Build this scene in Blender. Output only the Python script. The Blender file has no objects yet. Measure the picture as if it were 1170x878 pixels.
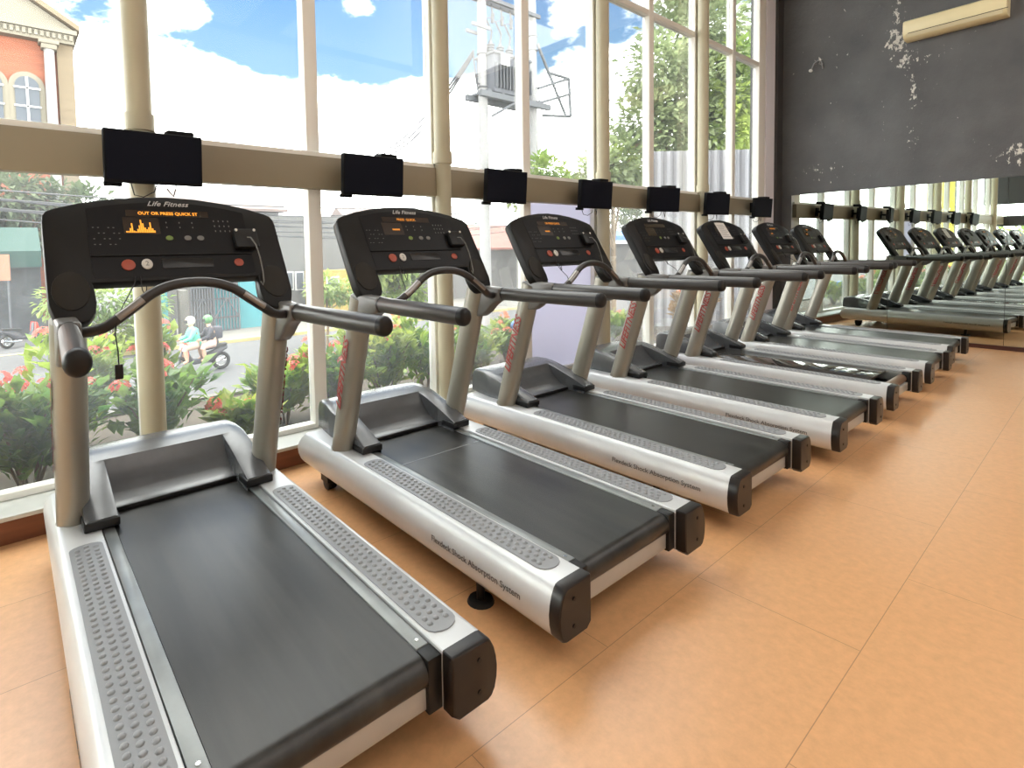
import bpy, bmesh, math, random
from math import sin, cos, pi, radians, sqrt
from mathutils import Vector, Matrix

random.seed(11)
SC = bpy.context.scene
COL = SC.collection

# ------------------------------------------------------------------ camera
FPX, CX, CY = 624.14, 505.02, 319.96
YAW, PITCH, ROLL, EYE = 0.8967, -0.05198, -0.02003, 1.322
_cy, _sy, _cp, _sp = cos(YAW), sin(YAW), cos(PITCH), sin(PITCH)
FW = Vector((_cy * _cp, _sy * _cp, _sp))
_R = Vector((_sy, -_cy, 0)); _U = _R.cross(FW)
RT = cos(ROLL) * _R + sin(ROLL) * _U
UP = -sin(ROLL) * _R + cos(ROLL) * _U
EYEP = Vector((0, 0, EYE))
cam_d = bpy.data.cameras.new('camera'); cam = bpy.data.objects.new('camera', cam_d); COL.objects.link(cam)
M = Matrix((RT, UP, -FW)).transposed().to_4x4(); M.translation = EYEP
cam.matrix_world = M
cam_d.sensor_width = 36; cam_d.lens = FPX * 36 / 1170
cam_d.shift_x = (585 - CX) / 1170; cam_d.shift_y = (CY - 439) / 1170
cam_d.clip_start = .05; cam_d.clip_end = 400
SC.camera = cam

def W(u, v, Y):
    """the point of the vertical plane y = Y that a survey reading (u, v) of the photograph falls on"""
    d = FW + RT * ((u - CX) / FPX) - UP * ((v - CY) / FPX)
    return EYEP + d * (Y / d.y)

# ------------------------------------------------------------------ materials
def mat(name, col, rough=.5, metal=0., noise=0., nscale=8., bump=0., bscale=60., emit=None, estr=1., spec=.5, stretch=None, col2=None):
    m = bpy.data.materials.new(name); m.use_nodes = True
    nt = m.node_tree; b = nt.nodes['Principled BSDF']
    b.inputs['Roughness'].default_value = rough; b.inputs['Metallic'].default_value = metal
    b.inputs['Specular IOR Level'].default_value = spec
    c = (col[0], col[1], col[2], 1)
    b.inputs['Base Color'].default_value = c
    tc = None
    if noise or bump or col2:
        tc = nt.nodes.new('ShaderNodeTexCoord'); mp = nt.nodes.new('ShaderNodeMapping')
        if stretch: mp.inputs['Scale'].default_value = stretch
        nt.links.new(tc.outputs['Object'], mp.inputs['Vector'])
    if noise or col2:
        n = nt.nodes.new('ShaderNodeTexNoise'); n.inputs['Scale'].default_value = nscale; n.inputs['Detail'].default_value = 5
        nt.links.new(mp.outputs[0], n.inputs['Vector'])
        r = nt.nodes.new('ShaderNodeValToRGB'); r.color_ramp.elements[0].position = .3; r.color_ramp.elements[1].position = .7
        a = [max(0, x * (1 - noise)) for x in col]; d = list(col2) if col2 else [min(1, x * (1 + noise)) for x in col]
        r.color_ramp.elements[0].color = (*a, 1); r.color_ramp.elements[1].color = (*d, 1)
        nt.links.new(n.outputs['Fac'], r.inputs[0]); nt.links.new(r.outputs[0], b.inputs['Base Color'])
    if bump:
        n2 = nt.nodes.new('ShaderNodeTexNoise'); n2.inputs['Scale'].default_value = bscale
        nt.links.new(mp.outputs[0], n2.inputs['Vector'])
        bp = nt.nodes.new('ShaderNodeBump'); bp.inputs['Strength'].default_value = bump; bp.inputs['Distance'].default_value = .01
        nt.links.new(n2.outputs['Fac'], bp.inputs['Height']); nt.links.new(bp.outputs[0], b.inputs['Normal'])
    if emit:
        b.inputs['Emission Color'].default_value = (*emit, 1); b.inputs['Emission Strength'].default_value = estr
    return m

def glass_mat(name, haze, tint=(.96, .98, .97), hazecol=(.9, .93, .95)):
    m = bpy.data.materials.new(name); m.use_nodes = True; nt = m.node_tree; nt.nodes.clear()
    out = nt.nodes.new('ShaderNodeOutputMaterial')
    tr = nt.nodes.new('ShaderNodeBsdfTransparent'); tr.inputs[0].default_value = (*tint, 1)
    gl = nt.nodes.new('ShaderNodeBsdfGlossy'); gl.inputs['Roughness'].default_value = .02
    fr = nt.nodes.new('ShaderNodeFresnel'); fr.inputs['IOR'].default_value = 1.45
    mu = nt.nodes.new('ShaderNodeMath'); mu.operation = 'MULTIPLY'; mu.inputs[1].default_value = .35
    nt.links.new(fr.outputs[0], mu.inputs[0])
    mx = nt.nodes.new('ShaderNodeMixShader'); nt.links.new(mu.outputs[0], mx.inputs[0])
    nt.links.new(tr.outputs[0], mx.inputs[1]); nt.links.new(gl.outputs[0], mx.inputs[2])
    tl = nt.nodes.new('ShaderNodeBsdfTranslucent'); tl.inputs[0].default_value = (*hazecol, 1)
    tc = nt.nodes.new('ShaderNodeTexCoord'); n = nt.nodes.new('ShaderNodeTexNoise'); n.inputs['Scale'].default_value = 2.5; n.inputs['Detail'].default_value = 6
    nt.links.new(tc.outputs['Object'], n.inputs['Vector'])
    m2 = nt.nodes.new('ShaderNodeMath'); m2.operation = 'MULTIPLY'; m2.inputs[1].default_value = haze * 2
    nt.links.new(n.outputs['Fac'], m2.inputs[0])
    mx2 = nt.nodes.new('ShaderNodeMixShader'); nt.links.new(m2.outputs[0], mx2.inputs[0])
    nt.links.new(mx.outputs[0], mx2.inputs[1]); nt.links.new(tl.outputs[0], mx2.inputs[2])
    nt.links.new(mx2.outputs[0], out.inputs['Surface'])
    return m

def leaf_mat(name, col, col2, trans=.45, scale=3.):
    m = bpy.data.materials.new(name); m.use_nodes = True; nt = m.node_tree
    b = nt.nodes['Principled BSDF']; out = nt.nodes['Material Output']
    b.inputs['Roughness'].default_value = .35
    tc = nt.nodes.new('ShaderNodeTexCoord'); n = nt.nodes.new('ShaderNodeTexNoise'); n.inputs['Scale'].default_value = scale; n.inputs['Detail'].default_value = 3
    nt.links.new(tc.outputs['Object'], n.inputs['Vector'])
    r = nt.nodes.new('ShaderNodeValToRGB'); r.color_ramp.elements[0].position = .35; r.color_ramp.elements[1].position = .65
    r.color_ramp.elements[0].color = (*col, 1); r.color_ramp.elements[1].color = (*col2, 1)
    nt.links.new(n.outputs['Fac'], r.inputs[0]); nt.links.new(r.outputs[0], b.inputs['Base Color'])
    tl = nt.nodes.new('ShaderNodeBsdfTranslucent'); nt.links.new(r.outputs[0], tl.inputs[0])
    mx = nt.nodes.new('ShaderNodeMixShader'); mx.inputs[0].default_value = trans
    nt.links.new(b.outputs[0], mx.inputs[1]); nt.links.new(tl.outputs[0], mx.inputs[2]); nt.links.new(mx.outputs[0], out.inputs['Surface'])
    return m

m_silver = mat('silver_paint', (.64, .655, .66), .34, .2, .05, 6)
m_upright = mat('champagne_paint', (.31, .295, .25), .34, .35, .05, 5)
m_pad = mat('grey_rubber_pad', (.27, .28, .29), .42)
m_strip = mat('deck_metal', (.26, .28, .28), .30, .25, .12, 9)
m_black = mat('black_plastic', (.011, .0105, .0105), .42, spec=.3)
m_cap = mat('dark_brown_plastic', (.013, .0105, .010), .32, spec=.45)
m_hood = mat('charcoal_plastic', (.080, .084, .09), .26, 0, .06, 20, .04, 400, spec=.8)
m_console = mat('console_plastic', (.0085, .008, .0075), .42, bump=.05, bscale=500, spec=.22)
m_panel = mat('console_overlay', (.006, .006, .007), .35, spec=.2)
m_disc = mat('pivot_cover', (.016, .013, .009), .5, spec=.25)
m_bracket = mat('bracket_plastic', (.13, .125, .118), .32)
m_grip = mat('grip_rubber', (.045, .040, .037), .36)
m_bar = mat('pulse_bar_rubber', (.022, .019, .018), .34)
m_chrome = mat('sensor_steel', (.75, .75, .74), .2, 1.)
m_sensor = mat('pulse_sensor_steel', (.30, .29, .28), .3, 1.)
m_cross = mat('crossbar_paint', (.46, .45, .42), .4, .2, .08, 5)
m_amber = mat('amber_led', (.3, .1, .0), .5, emit=(1., .36, .03), estr=.9)
m_amber_dim = mat('amber_led_dim', (.2, .07, .0), .5, emit=(1., .34, .03), estr=.4)
m_ledoff = mat('led_window', (.02, .012, .008), .2)
m_red = mat('red_button', (.35, .06, .03), .4)
m_white = mat('white_button', (.62, .60, .55), .4)
m_green = mat('green_button', (.16, .24, .04), .4)
m_key = mat('grey_print', (.16, .16, .15), .5)
m_logo = mat('silver_print', (.50, .50, .49), .35)
m_letter = mat('red_lettering', (.33, .03, .025), .45)
m_sidetext = mat('grey_lettering', (.12, .12, .12), .5)
m_roller = mat('brown_roller', (.22, .14, .09), .35, .3)
m_glossdeck = mat('polished_deck_board', (.05, .045, .04), .06)
m_post = mat('cream_column_paint', (.47, .425, .30), .45, 0, .05, 3)
m_mull = mat('cream_window_frame', (.84, .82, .76), .45)
m_beam = mat('beige_beam', (.27, .225, .15), .5, 0, .04, 3)
m_glass_lo = glass_mat('lower_glass', .034)
m_glass_up = glass_mat('upper_glass', .012)
m_paper = mat('paper', (.72, .71, .68), .7)
m_print = mat('print_ink', (.25, .25, .26), .7)
m_ac = mat('aged_ivory_plastic', (.80, .71, .44), .4, 0, .04, 4)

def belt_mat():
    m = mat('running_belt', (.040, .039, .036), .40, spec=.5)
    nt = m.node_tree; b = nt.nodes['Principled BSDF']
    tc = nt.nodes.new('ShaderNodeTexCoord'); mp = nt.nodes.new('ShaderNodeMapping'); mp.inputs['Scale'].default_value = (14, 1.2, 1)
    nt.links.new(tc.outputs['Object'], mp.inputs['Vector'])
    n = nt.nodes.new('ShaderNodeTexNoise'); n.inputs['Scale'].default_value = 1.; n.inputs['Detail'].default_value = 6; nt.links.new(mp.outputs[0], n.inputs['Vector'])
    r = nt.nodes.new('ShaderNodeValToRGB'); r.color_ramp.elements[0].color = (.010, .0098, .009, 1); r.color_ramp.elements[1].color = (.034, .033, .029, 1)
    r.color_ramp.elements[0].position = .35; r.color_ramp.elements[1].position = .72
    nt.links.new(n.outputs['Fac'], r.inputs[0]); nt.links.new(r.outputs[0], b.inputs['Base Color'])
    r2 = nt.nodes.new('ShaderNodeMapRange'); r2.inputs['To Min'].default_value = .22; r2.inputs['To Max'].default_value = .40
    nt.links.new(n.outputs['Fac'], r2.inputs['Value']); nt.links.new(r2.outputs[0], b.inputs['Roughness'])
    n2 = nt.nodes.new('ShaderNodeTexNoise'); n2.inputs['Scale'].default_value = 700; nt.links.new(tc.outputs['Object'], n2.inputs['Vector'])
    bp = nt.nodes.new('ShaderNodeBump'); bp.inputs['Strength'].default_value = .12; bp.inputs['Distance'].default_value = .004
    nt.links.new(n2.outputs['Fac'], bp.inputs['Height']); nt.links.new(bp.outputs[0], b.inputs['Normal'])
    return m
m_belt = belt_mat()

# ------------------------------------------------------------------ mesh helpers
class MB:
    def __init__(s): s.v = []; s.f = []
    def add(s, vs, fs):
        o = len(s.v); s.v += [tuple(p) for p in vs]; s.f += [tuple(i + o for i in f) for f in fs]; return s
    def box(s, x0, x1, y0, y1, z0, z1):
        vs = [(x, y, z) for z in (z0, z1) for y in (y0, y1) for x in (x0, x1)]
        return s.add(vs, [(0, 2, 3, 1), (4, 5, 7, 6), (0, 1, 5, 4), (2, 6, 7, 3), (0, 4, 6, 2), (1, 3, 7, 5)])
    def loft(s, rings, closed=True, caps=True):
        n = len(rings[0]); vs = [p for r in rings for p in r]; fs = []
        for i in range(len(rings) - 1):
            for j in range(n if closed else n - 1):
                k = (j + 1) % n
                fs.append((i * n + j, i * n + k, (i + 1) * n + k, (i + 1) * n + j))
        if caps:
            fs.append(tuple(range(n - 1, -1, -1))); fs.append(tuple((len(rings) - 1) * n + j for j in range(n)))
        return s.add(vs, fs)
    def prism(s, poly, axis, a, b):
        def P(p, t):
            return (t, p[0], p[1]) if axis == 'x' else (p[0], t, p[1]) if axis == 'y' else (p[0], p[1], t)
        return s.loft([[P(p, a) for p in poly], [P(p, b) for p in poly]])
    def tube(s, path, r, seg=12, ry=None, caps=True, round_end=False):
        path = [Vector(p) for p in path]; n = len(path); rings = []
        rr = r if isinstance(r, (list, tuple)) else [r] * n
        side = None
        for i, p in enumerate(path):
            t = (path[min(i + 1, n - 1)] - path[max(i - 1, 0)]).normalized()
            if side is None:
                ref = Vector((0, 0, 1)) if abs(t.z) < .9 else Vector((0, 1, 0))
                side = t.cross(ref).normalized()
            else:
                side = (side - t * side.dot(t)).normalized()
            up = side.cross(t)
            q = ry if ry else 1.
            rings.append([tuple(p + side * (rr[i] * cos(2 * pi * k / seg)) + up * (rr[i] * q * sin(2 * pi * k / seg))) for k in range(seg)])
        return s.loft(rings, True, caps)
    def cyl(s, p0, p1, r0, r1=None, seg=16): return s.tube([p0, p1], [r0, r0 if r1 is None else r1], seg)
    def ball(s, c, rx, ry=None, rz=None, seg=12, rng=8):
        ry = rx if ry is None else ry; rz = rx if rz is None else rz
        rings = []
        for i in range(1, rng):
            a = pi * i / rng - pi / 2
            rings.append([(c[0] + rx * cos(a) * cos(2 * pi * k / seg), c[1] + ry * cos(a) * sin(2 * pi * k / seg), c[2] + rz * sin(a)) for k in range(seg)])
        return s.loft(rings)
    def torus(s, c, axis, R, r, seg=24, sg=8):
        c = Vector(c); axis = Vector(axis).normalized(); a = axis.orthogonal().normalized(); b = axis.cross(a)
        vs = []; fs = []
        for i in range(seg):
            d = a * cos(2 * pi * i / seg) + b * sin(2 * pi * i / seg)
            for j in range(sg):
                vs.append(tuple(c + d * (R + r * cos(2 * pi * j / sg)) + axis * (r * sin(2 * pi * j / sg))))
        for i in range(seg):
            for j in range(sg):
                fs.append((i * sg + j, ((i + 1) % seg) * sg + j, ((i + 1) % seg) * sg + (j + 1) % sg, i * sg + (j + 1) % sg))
        return s.add(vs, fs)
    def map(s, fn): s.v = [tuple(fn(Vector(p))) for p in s.v]; return s
    def mesh(s, name, mats, bevel=0, smooth=True, angle=35, bseg=2):
        me = bpy.data.meshes.new(name); bm = bmesh.new()
        vs = [bm.verts.new(p) for p in s.v]
        for f in s.f:
            try: bm.faces.new([vs[i] for i in f])
            except ValueError: pass
        bmesh.ops.recalc_face_normals(bm, faces=bm.faces)
        if bevel:
            ed = [e for e in bm.edges if len(e.link_faces) == 2 and e.calc_face_angle(0) > radians(38)]
            bmesh.ops.bevel(bm, geom=ed, offset=bevel, segments=bseg, profile=.5, affect='EDGES', clamp_overlap=True)
        bm.to_mesh(me); bm.free()
        for m in (mats if isinstance(mats, (list, tuple)) else [mats]): me.materials.append(m)
        if smooth:
            me.polygons.foreach_set('use_smooth', [True] * len(me.polygons))
            me.set_sharp_from_angle(angle=radians(angle))
        return me
    def build(s, name, mats, parent=None, bevel=0, smooth=True, angle=35, loc=None, bseg=2):
        o = bpy.data.objects.new(name, s.mesh(name, mats, bevel, smooth, angle, bseg)); COL.objects.link(o)
        if parent: o.parent = parent
        if loc: o.location = loc
        return o

def empty(name, loc=(0, 0, 0), rz=0.):
    o = bpy.data.objects.new(name, None); COL.objects.link(o); o.location = loc; o.rotation_euler = (0, 0, rz); o.empty_display_size = .1
    return o
def tag(o, label, cat, group=None, kind=None):
    o['label'] = label; o['category'] = cat
    if group: o['group'] = group
    if kind: o['kind'] = kind
    return o
def struct(o, label=None):
    o['kind'] = 'structure'
    if label: o['label'] = label
    return o
def copy_tree(o, parent=None):
    c = o.copy(); COL.objects.link(c); c.parent = parent
    for ch in list(o.children): copy_tree(ch, c)
    return c

def text_mesh(name, s, size, m, shear=0., extrude=.0004, bold=0., space=1.):
    cu = bpy.data.curves.new(name, 'FONT'); cu.body = s; cu.size = size; cu.align_x = 'CENTER'; cu.align_y = 'CENTER'
    cu.shear = shear; cu.extrude = extrude; cu.offset = bold; cu.space_character = space; cu.resolution_u = 3
    t = bpy.data.objects.new(name, cu); COL.objects.link(t)
    dg = bpy.context.evaluated_depsgraph_get(); dg.update()
    me = bpy.data.meshes.new_from_object(t.evaluated_get(dg)); me.name = name
    bpy.data.objects.remove(t); bpy.data.curves.remove(cu)
    me.materials.clear(); me.materials.append(m)
    return me
def place_text(name, me, parent, origin, xdir, ydir):
    o = bpy.data.objects.new(name, me); COL.objects.link(o)
    x = Vector(xdir).normalized(); y = Vector(ydir); y = (y - x * y.dot(x)).normalized(); z = x.cross(y)
    mm = Matrix((x, y, z)).transposed().to_4x4(); mm.translation = Vector(origin)
    o.parent = parent; o.matrix_local = mm
    return o

def ellipse_ring(c, ax, ay, rx, ry, n=20):
    c = Vector(c); return [tuple(c + Vector(ax) * (rx * cos(2 * pi * k / n)) + Vector(ay) * (ry * sin(2 * pi * k / n))) for k in range(n)]

# ------------------------------------------------------------------ treadmill
TILT = .014
def tl(p): return Vector((p.x, p.y, p.z + TILT * p.y)) if p.z > .05 else p

CA, CB = .865, .5017     # console face: tangent (0, CB, CA), normal (0, -CA, CB)
def cf(x, z, off=0.):
    y = 1.205 + (z - 1.10) * .58
    return Vector((x, y - CA * off, z + CB * off))
def face_poly(mb, pts, o0, o1):
    mb.loft([[tuple(cf(x, z, o0)) for x, z in pts], [tuple(cf(x, z, o1)) for x, z in pts]])
def rrect(x0, x1, z0, z1, r, n=4):
    out = []
    for cx, cz, a0 in ((x1 - r, z1 - r, 0), (x0 + r, z1 - r, 90), (x0 + r, z0 + r, 180), (x1 - r, z0 + r, 270)):
        for k in range(n + 1):
            a = radians(a0 + 90 * k / n); out.append((cx + r * cos(a), cz + r * sin(a)))
    return out
def oval(cx, cz, rx, rz, n=18): return [(cx + rx * cos(2 * pi * k / n), cz + rz * sin(2 * pi * k / n)) for k in range(n)]

RAILP = [(.309, .257), (.312, .260), (.425, .260), (.437, .257), (.446, .248), (.458, .225), (.466, .198), (.470, .168), (.468, .135), (.460, .105), (.448, .088), (.434, .082), (.33, .082), (.309, .10)]

def make_treadmill():
    root = empty('treadmill')
    # side rails with their pads, caps and lettering
    for s in (-1, 1):
        rings = []
        for y, fr in ((.036, 0), (1.0, 0), (1.80, 0), (1.86, 0), (1.86, 1)):
            ring = []
            for x, z in RAILP:
                yy = y
                if fr: yy = 1.875 + .055 * sin(pi * min(1, max(0, (.26 - z) / .20)))
                sc = 1.0
                ring.append((s * x, yy, z))
            rings.append(ring)
        rings[3] = [(p[0], 1.855, p[2]) for p in rings[3]]
        mb = MB().loft(rings); mb.map(tl)
        rail = mb.build('side_rail', m_silver, root, angle=40)
        cap = MB()
        cx, cz = .388, .172
        def rg(y, k): return [(s * (cx + (x - cx) * k), y, cz + (z - cz) * k) for x, z in RAILP]
        cap.loft([rg(.040, 1.012), rg(.006, 1.012), rg(.0, .985), rg(-.003, .94)]); cap.map(tl)
        cp = cap.build('end_cap', m_cap, rail, angle=30)
        for z in (.215, .125): MB().cyl((s * .40, -.001, z), (s * .40, -.006, z), .007, seg=10).map(tl).build('screw', m_black, cp)
        pad = MB(); y0, y1, x0, x1 = .095, 1.275, .320, .423
        out = []
        r = (x1 - x0) / 2
        for k in range(9): a = pi * k / 8; out.append(((x0 + x1) / 2 + r * cos(a), y1 - r * .55 + r * .55 * sin(a)))
        for k in range(9): a = pi + pi * k / 8; out.append(((x0 + x1) / 2 + r * cos(a), y0 + r * .8 + r * .8 * sin(a)))
        pad.prism([(s * p[0], p[1]) for p in out], 'z', .259, .2635)
        for i in range(37):
            for j in range(3):
                bx = .343 + .0285 * j; by = .135 + .0305 * i + (.015 if j == 1 else 0)
                if j != 1 and i == 0: by += .006
                rings = []
                for q in range(3):
                    a = pi / 2 * q / 3
                    rings.append([(s * bx + .0098 * cos(a) * cos(2 * pi * k / 8), by + .0098 * cos(a) * sin(2 * pi * k / 8), .2632 + .0062 * sin(a)) for k in range(8)])
                pad.loft(rings)
        pad.map(tl); pad.build('foot_pad', m_pad, rail, angle=50)
        tm = text_mesh('lettering', 'Flexdeck Shock Absorption System', .034, m_sidetext, 0, .0003, .0003)
        place_text('lettering', tm, rail, (s * .4715, .405, .165 + TILT * .4), (0, s * 1., s * TILT), (0, 0, 1))
    # belt, deck, strips
    prof = []
    prof.append((1.62, .247)); prof.append((.085, .247))
    for k in range(1, 10):
        a = pi / 2 + pi * k / 10; prof.append((.085 + .043 * cos(a), .204 + .043 * sin(a)))
    prof += [(.085, .161), (1.62, .161)]
    MB().prism(prof, 'x', -.262, .262).map(tl).build('running_belt', m_belt, root, angle=40)
    MB().box(-.30, .30, .10, 1.9, .098, .158).map(tl).build('deck_frame', m_black, root)
    for s in (-1, 1):
        st = MB().box(s * .264, s * .304, .098, 1.52, .17, .2515).map(tl).build('deck_strip', m_strip, root, bevel=.002)
        b = MB().cyl((s * .284, .125, .2515), (s * .284, .125, .2545), .006, seg=10)
        b.map(tl).build('bolt', m_chrome, st)
        MB().box(s * .264, s * .3095, .045, .098, .10, .2495).map(tl).build('belt_guard', m_black, root, bevel=.003)
    MB().box(-.305, .305, .058, .085, .108, .170).map(tl).build('rear_crossbar', m_cross, root, bevel=.003)
    for s in (-1, 1):
        f = MB().cyl((s * .415, .42, 0), (s * .415, .42, .012), .052, .046, 20).cyl((s * .415, .42, .012), (s * .415, .42, .10), .016, seg=10)
        f.build('levelling_foot', m_black, root)
        w = MB().cyl((s * .36, 1.70, .04), (s * .41, 1.70, .04), .04, seg=18)
        w.build('transport_wheel', m_black, root, bevel=.004)
        MB().box(s * .35, s * .42, 1.66, 1.74, .05, .09).build('wheel_bracket', m_black, root)
    # hood
    def arm_z(y): t = min(1, (y - 1.365) / .435); return .302 + .128 * (.5 * t + .5 * sin(pi / 2 * t)) if t < 1 else .430
    def scoop_z(y): return .236 if y < 1.526 else .268 + .142 * min(1, (y - 1.526) / .185) ** 1.8
    ys = [1.365 + .33 * k / 11 for k in range(11)]
    ys = sorted(ys + [1.5255, 1.5265, 1.56, 1.60, 1.64, 1.6715, 1.7108, 1.7125, 1.72, 1.76, 1.80, 1.85, 1.90])
    cols = [-.362, -.362, -.359, -.348, -.30, -.262, -.2525, -.249, -.244, -.12, 0]
    cols = [(x, i) for i, x in enumerate(cols)]
    cols = cols + [(-x, i) for x, i in reversed(cols[:-1])]
    rows = [('tip', 1.365)] + [('n', y) for y in ys] + [('f', 1.925, .425), ('f', 1.945, .414), ('f', 1.957, .397), ('f', 1.963, .375), ('f', 1.966, .262)]
    hv = []
    for r in rows:
        y = r[1]
        for x, i in cols:
            if r[0] == 'tip': z = .262 if i <= 6 else .236
            else:
                z = arm_z(y) if r[0] == 'n' else r[2]
                if i == 0: z = .262
                elif i == 1: z -= .016
                elif i == 2: z -= .006
                if r[0] == 'n' and i >= 7 and y < 1.7112: z = scoop_z(y) - (.004 if False else 0)
                elif r[0] == 'n' and i == 6 and y < 1.7112: z -= .004
            k = 1 - .10 * (y - 1.72) / .246 if y > 1.72 else 1
            yy = y - (.020 * (x / .36) ** 2 if y > 1.88 else 0)
            hv.append((x * k, yy, z))
    nc = len(cols); hf = []
    for j in range(len(rows) - 1):
        for i in range(nc - 1): hf.append((j * nc + i, j * nc + i + 1, (j + 1) * nc + i + 1, (j + 1) * nc + i))
    hd = MB().add(hv, hf); hd.map(tl)
    hood = hd.build('motor_hood', m_hood, root, angle=42)
    for s in (-1, 1):
        foot = MB().box(s * .245, s * .367, 1.358, 1.47, .262, .296).map(tl)
        foot.build('hood_foot', m_black, hood, bevel=.006)
    MB().box(-.262, .262, 1.515, 1.535, .249, .268).map(tl).build('hood_lip', m_black, hood, bevel=.003)
    # uprights, handles
    ud = Vector((0, -.300, 1)).normalized()
    fx = Vector((0, 1, .300)).normalized()
    lm = text_mesh('lettering', 'LIFEFITNESS', .074, m_letter, .35, .0004, .0018, 1.0)
    for s in (-1, 1):
        p0 = Vector((s * .385, 1.542, .255)); rings = []
        L = .885
        for t in (0, .03, L):
            rings.append(ellipse_ring(p0 + ud * t, (1, 0, 0), fx, .057, .066, 28))
        up = MB().loft(rings).build('upright', m_upright, root, angle=50)
        cap = MB().loft([ellipse_ring(p0 - ud * .004, (1, 0, 0), fx, .0605, .070, 28), ellipse_ring(p0 + ud * .016, (1, 0, 0), fx, .0605, .070, 28)])
        cap.build('base_collar', m_upright, up)
        MB().cyl(p0 + ud * .10 + Vector((s * .0, -.067, 0)), p0 + ud * .10 + Vector((s * .0, -.062, 0)), .005, seg=8).build('set_screw', m_black, up)
        c = p0 + ud * .47
        th = .04; place_text('lettering', lm, up, c + Vector((s * .0590 * cos(th), 0, 0)) + fx * (.0675 * sin(th)), ud, fx * (-s * cos(th)) + Vector((sin(th), 0, 0)))
        # bracket
        poly = [(1.345, 1.118), (1.30, 1.128), (1.20, 1.119), (1.085, 1.114), (1.085, 1.046), (1.115, 1.036), (1.155, 1.010), (1.195, .972), (1.24, .945), (1.29, .938), (1.335, .962)]
        br = MB().prism(poly, 'x', s * .395 - .034, s * .395 + .034).build('handle_bracket', m_bracket, root, bevel=.014, bseg=3)
        # grip
        a, b = Vector((s * .398, 1.088, 1.080)), Vector((s * .428, .475, 1.076))
        ax = (b - a).normalized(); sx = Vector((1, 0, 0)); sx = (sx - ax * sx.dot(ax)).normalized(); sz = ax.cross(sx)
        rings = [ellipse_ring(a + ax * t, sx, sz, .0305 * k, .0355 * k, 22) for t, k in ((0, .96), (.004, 1.0), ((b - a).length - .01, 1.0))]
        gr = MB().loft(rings).build('grip', m_grip, root, angle=60)
        Lg = (b - a).length
        rings = [ellipse_ring(a + ax * t, sx, sz, .0305 * k, .0355 * k, 22) for t, k in ((Lg - .012, 1.015), (Lg + .004, 1.0), (Lg + .014, .88), (Lg + .020, .6), (Lg + .021, .3))]
        MB().loft(rings).build('grip_tip', m_black, gr, angle=60)
        rings = [ellipse_ring(a + ax * t, sx, sz, .0315 * k, .0365 * k, 22) for t, k in ((-.008, 1), (.006, 1))]
        MB().loft(rings).build('grip_collar', m_black, gr, angle=60)
    # pulse bar: a smooth curve
    ctrl = [(-.40, 1.075, 1.17), (-.355, 1.072, 1.135), (-.30, 1.083, 1.11), (-.255, 1.112, 1.10), (-.20, 1.152, 1.10), (-.14, 1.195, 1.105), (-.075, 1.219, 1.11), (0, 1.226, 1.115)]
    ctrl = ctrl + [(-x, z, y) for x, z, y in reversed(ctrl[:-1])]
    pts = [Vector((x, y, z)) for x, z, y in ctrl]
    path = []
    for i in range(len(pts) - 1):
        q0, q1, q2, q3 = pts[max(i - 1, 0)], pts[i], pts[i + 1], pts[min(i + 2, len(pts) - 1)]
        for k in range(5):
            t = k / 5; path.append(.5 * ((2 * q1) + (q2 - q0) * t + (2 * q0 - 5 * q1 + 4 * q2 - q3) * t * t + (3 * q1 - q0 - 3 * q2 + q3) * t ** 3))
    path.append(pts[-1])
    pb = MB().tube(path, .0185, 14).build('pulse_bar', m_bar, root, angle=60)
    for sgn in (-1, 1):
        seg = [p for p in path if .165 < p.x * sgn < .255]
        up_seg = [p + Vector((0, -.004, .003)) for p in seg]
        MB().tube(up_seg, .0165, 12).build('pulse_sensor', m_sensor, pb, angle=60)
    # console
    con = MB()
    half = [(.305, 1.232), (.300, 1.205), (.298, 1.165), (.305, 1.13), (.325, 1.105), (.36, 1.096), (.40, 1.100), (.428, 1.125), (.441, 1.165), (.4415, 1.25), (.440, 1.46), (.437, 1.485), (.425, 1.502), (.40, 1.514),
            (.32, 1.538), (.22, 1.558), (.11, 1.572), (0, 1.577)]
    body = []
    right = [(x, z) for x, z in half]
    left = [(-x, z) for x, z in reversed(half[:-1])]
    outline = right + left
    # close along the bottom edge of the main panel
    face_poly(con, outline, -.055, 0.)
    console = con.build('console', m_console, root, bevel=.007, angle=35)
    for s in (-1, 1):
        d = MB(); face_poly(d, oval(s * .372, 1.207, .058, .067, 28), -.002, .006)
        d.build('pivot_cover', m_disc, console, bevel=.002)
    pn = MB(); arc = [(-.30 + .6 * k / 16, 1.525 + .036 * (1 - ((k - 8) / 8) ** 2) - .012) for k in range(17)]
    face_poly(pn, [(.30, 1.333), *reversed(arc), (-.30, 1.333)], -.001, .0015)
    pn.build('keypad_overlay', m_panel, console)
    tr = MB(); face_poly(tr, rrect(-.30, .30, 1.245, 1.328, .012), -.001, .001); tr.build('control_strip', m_panel, console)
    rg_ = MB(); face_poly(rg_, [(-.30, 1.327), (.30, 1.327), (.30, 1.333), (-.30, 1.333)], 0, .007); rg_.build('ridge', m_console, console, bevel=.001)
    ls = text_mesh('logo_lettering', 'Life Fitness', .033, m_logo, .45, .0003, .0005, 1.05)
    place_text('logo_lettering', ls, console, cf(-.005, 1.542, .002), (1, 0, 0), (0, CB, CA))
    w = MB(); face_poly(w, rrect(-.165, .150, 1.486, 1.514, .003), 0, .0022); ww = w.build('display_window', m_ledoff, console)
    place_text('display_text', text_mesh('display_text', 'OUT OR PRESS QUICK ST', .0200, m_amber, 0, .0002, .0004, 1.0), ww, cf(-.008, 1.500, .0026), (1, 0, 0), (0, CB, CA))
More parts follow.
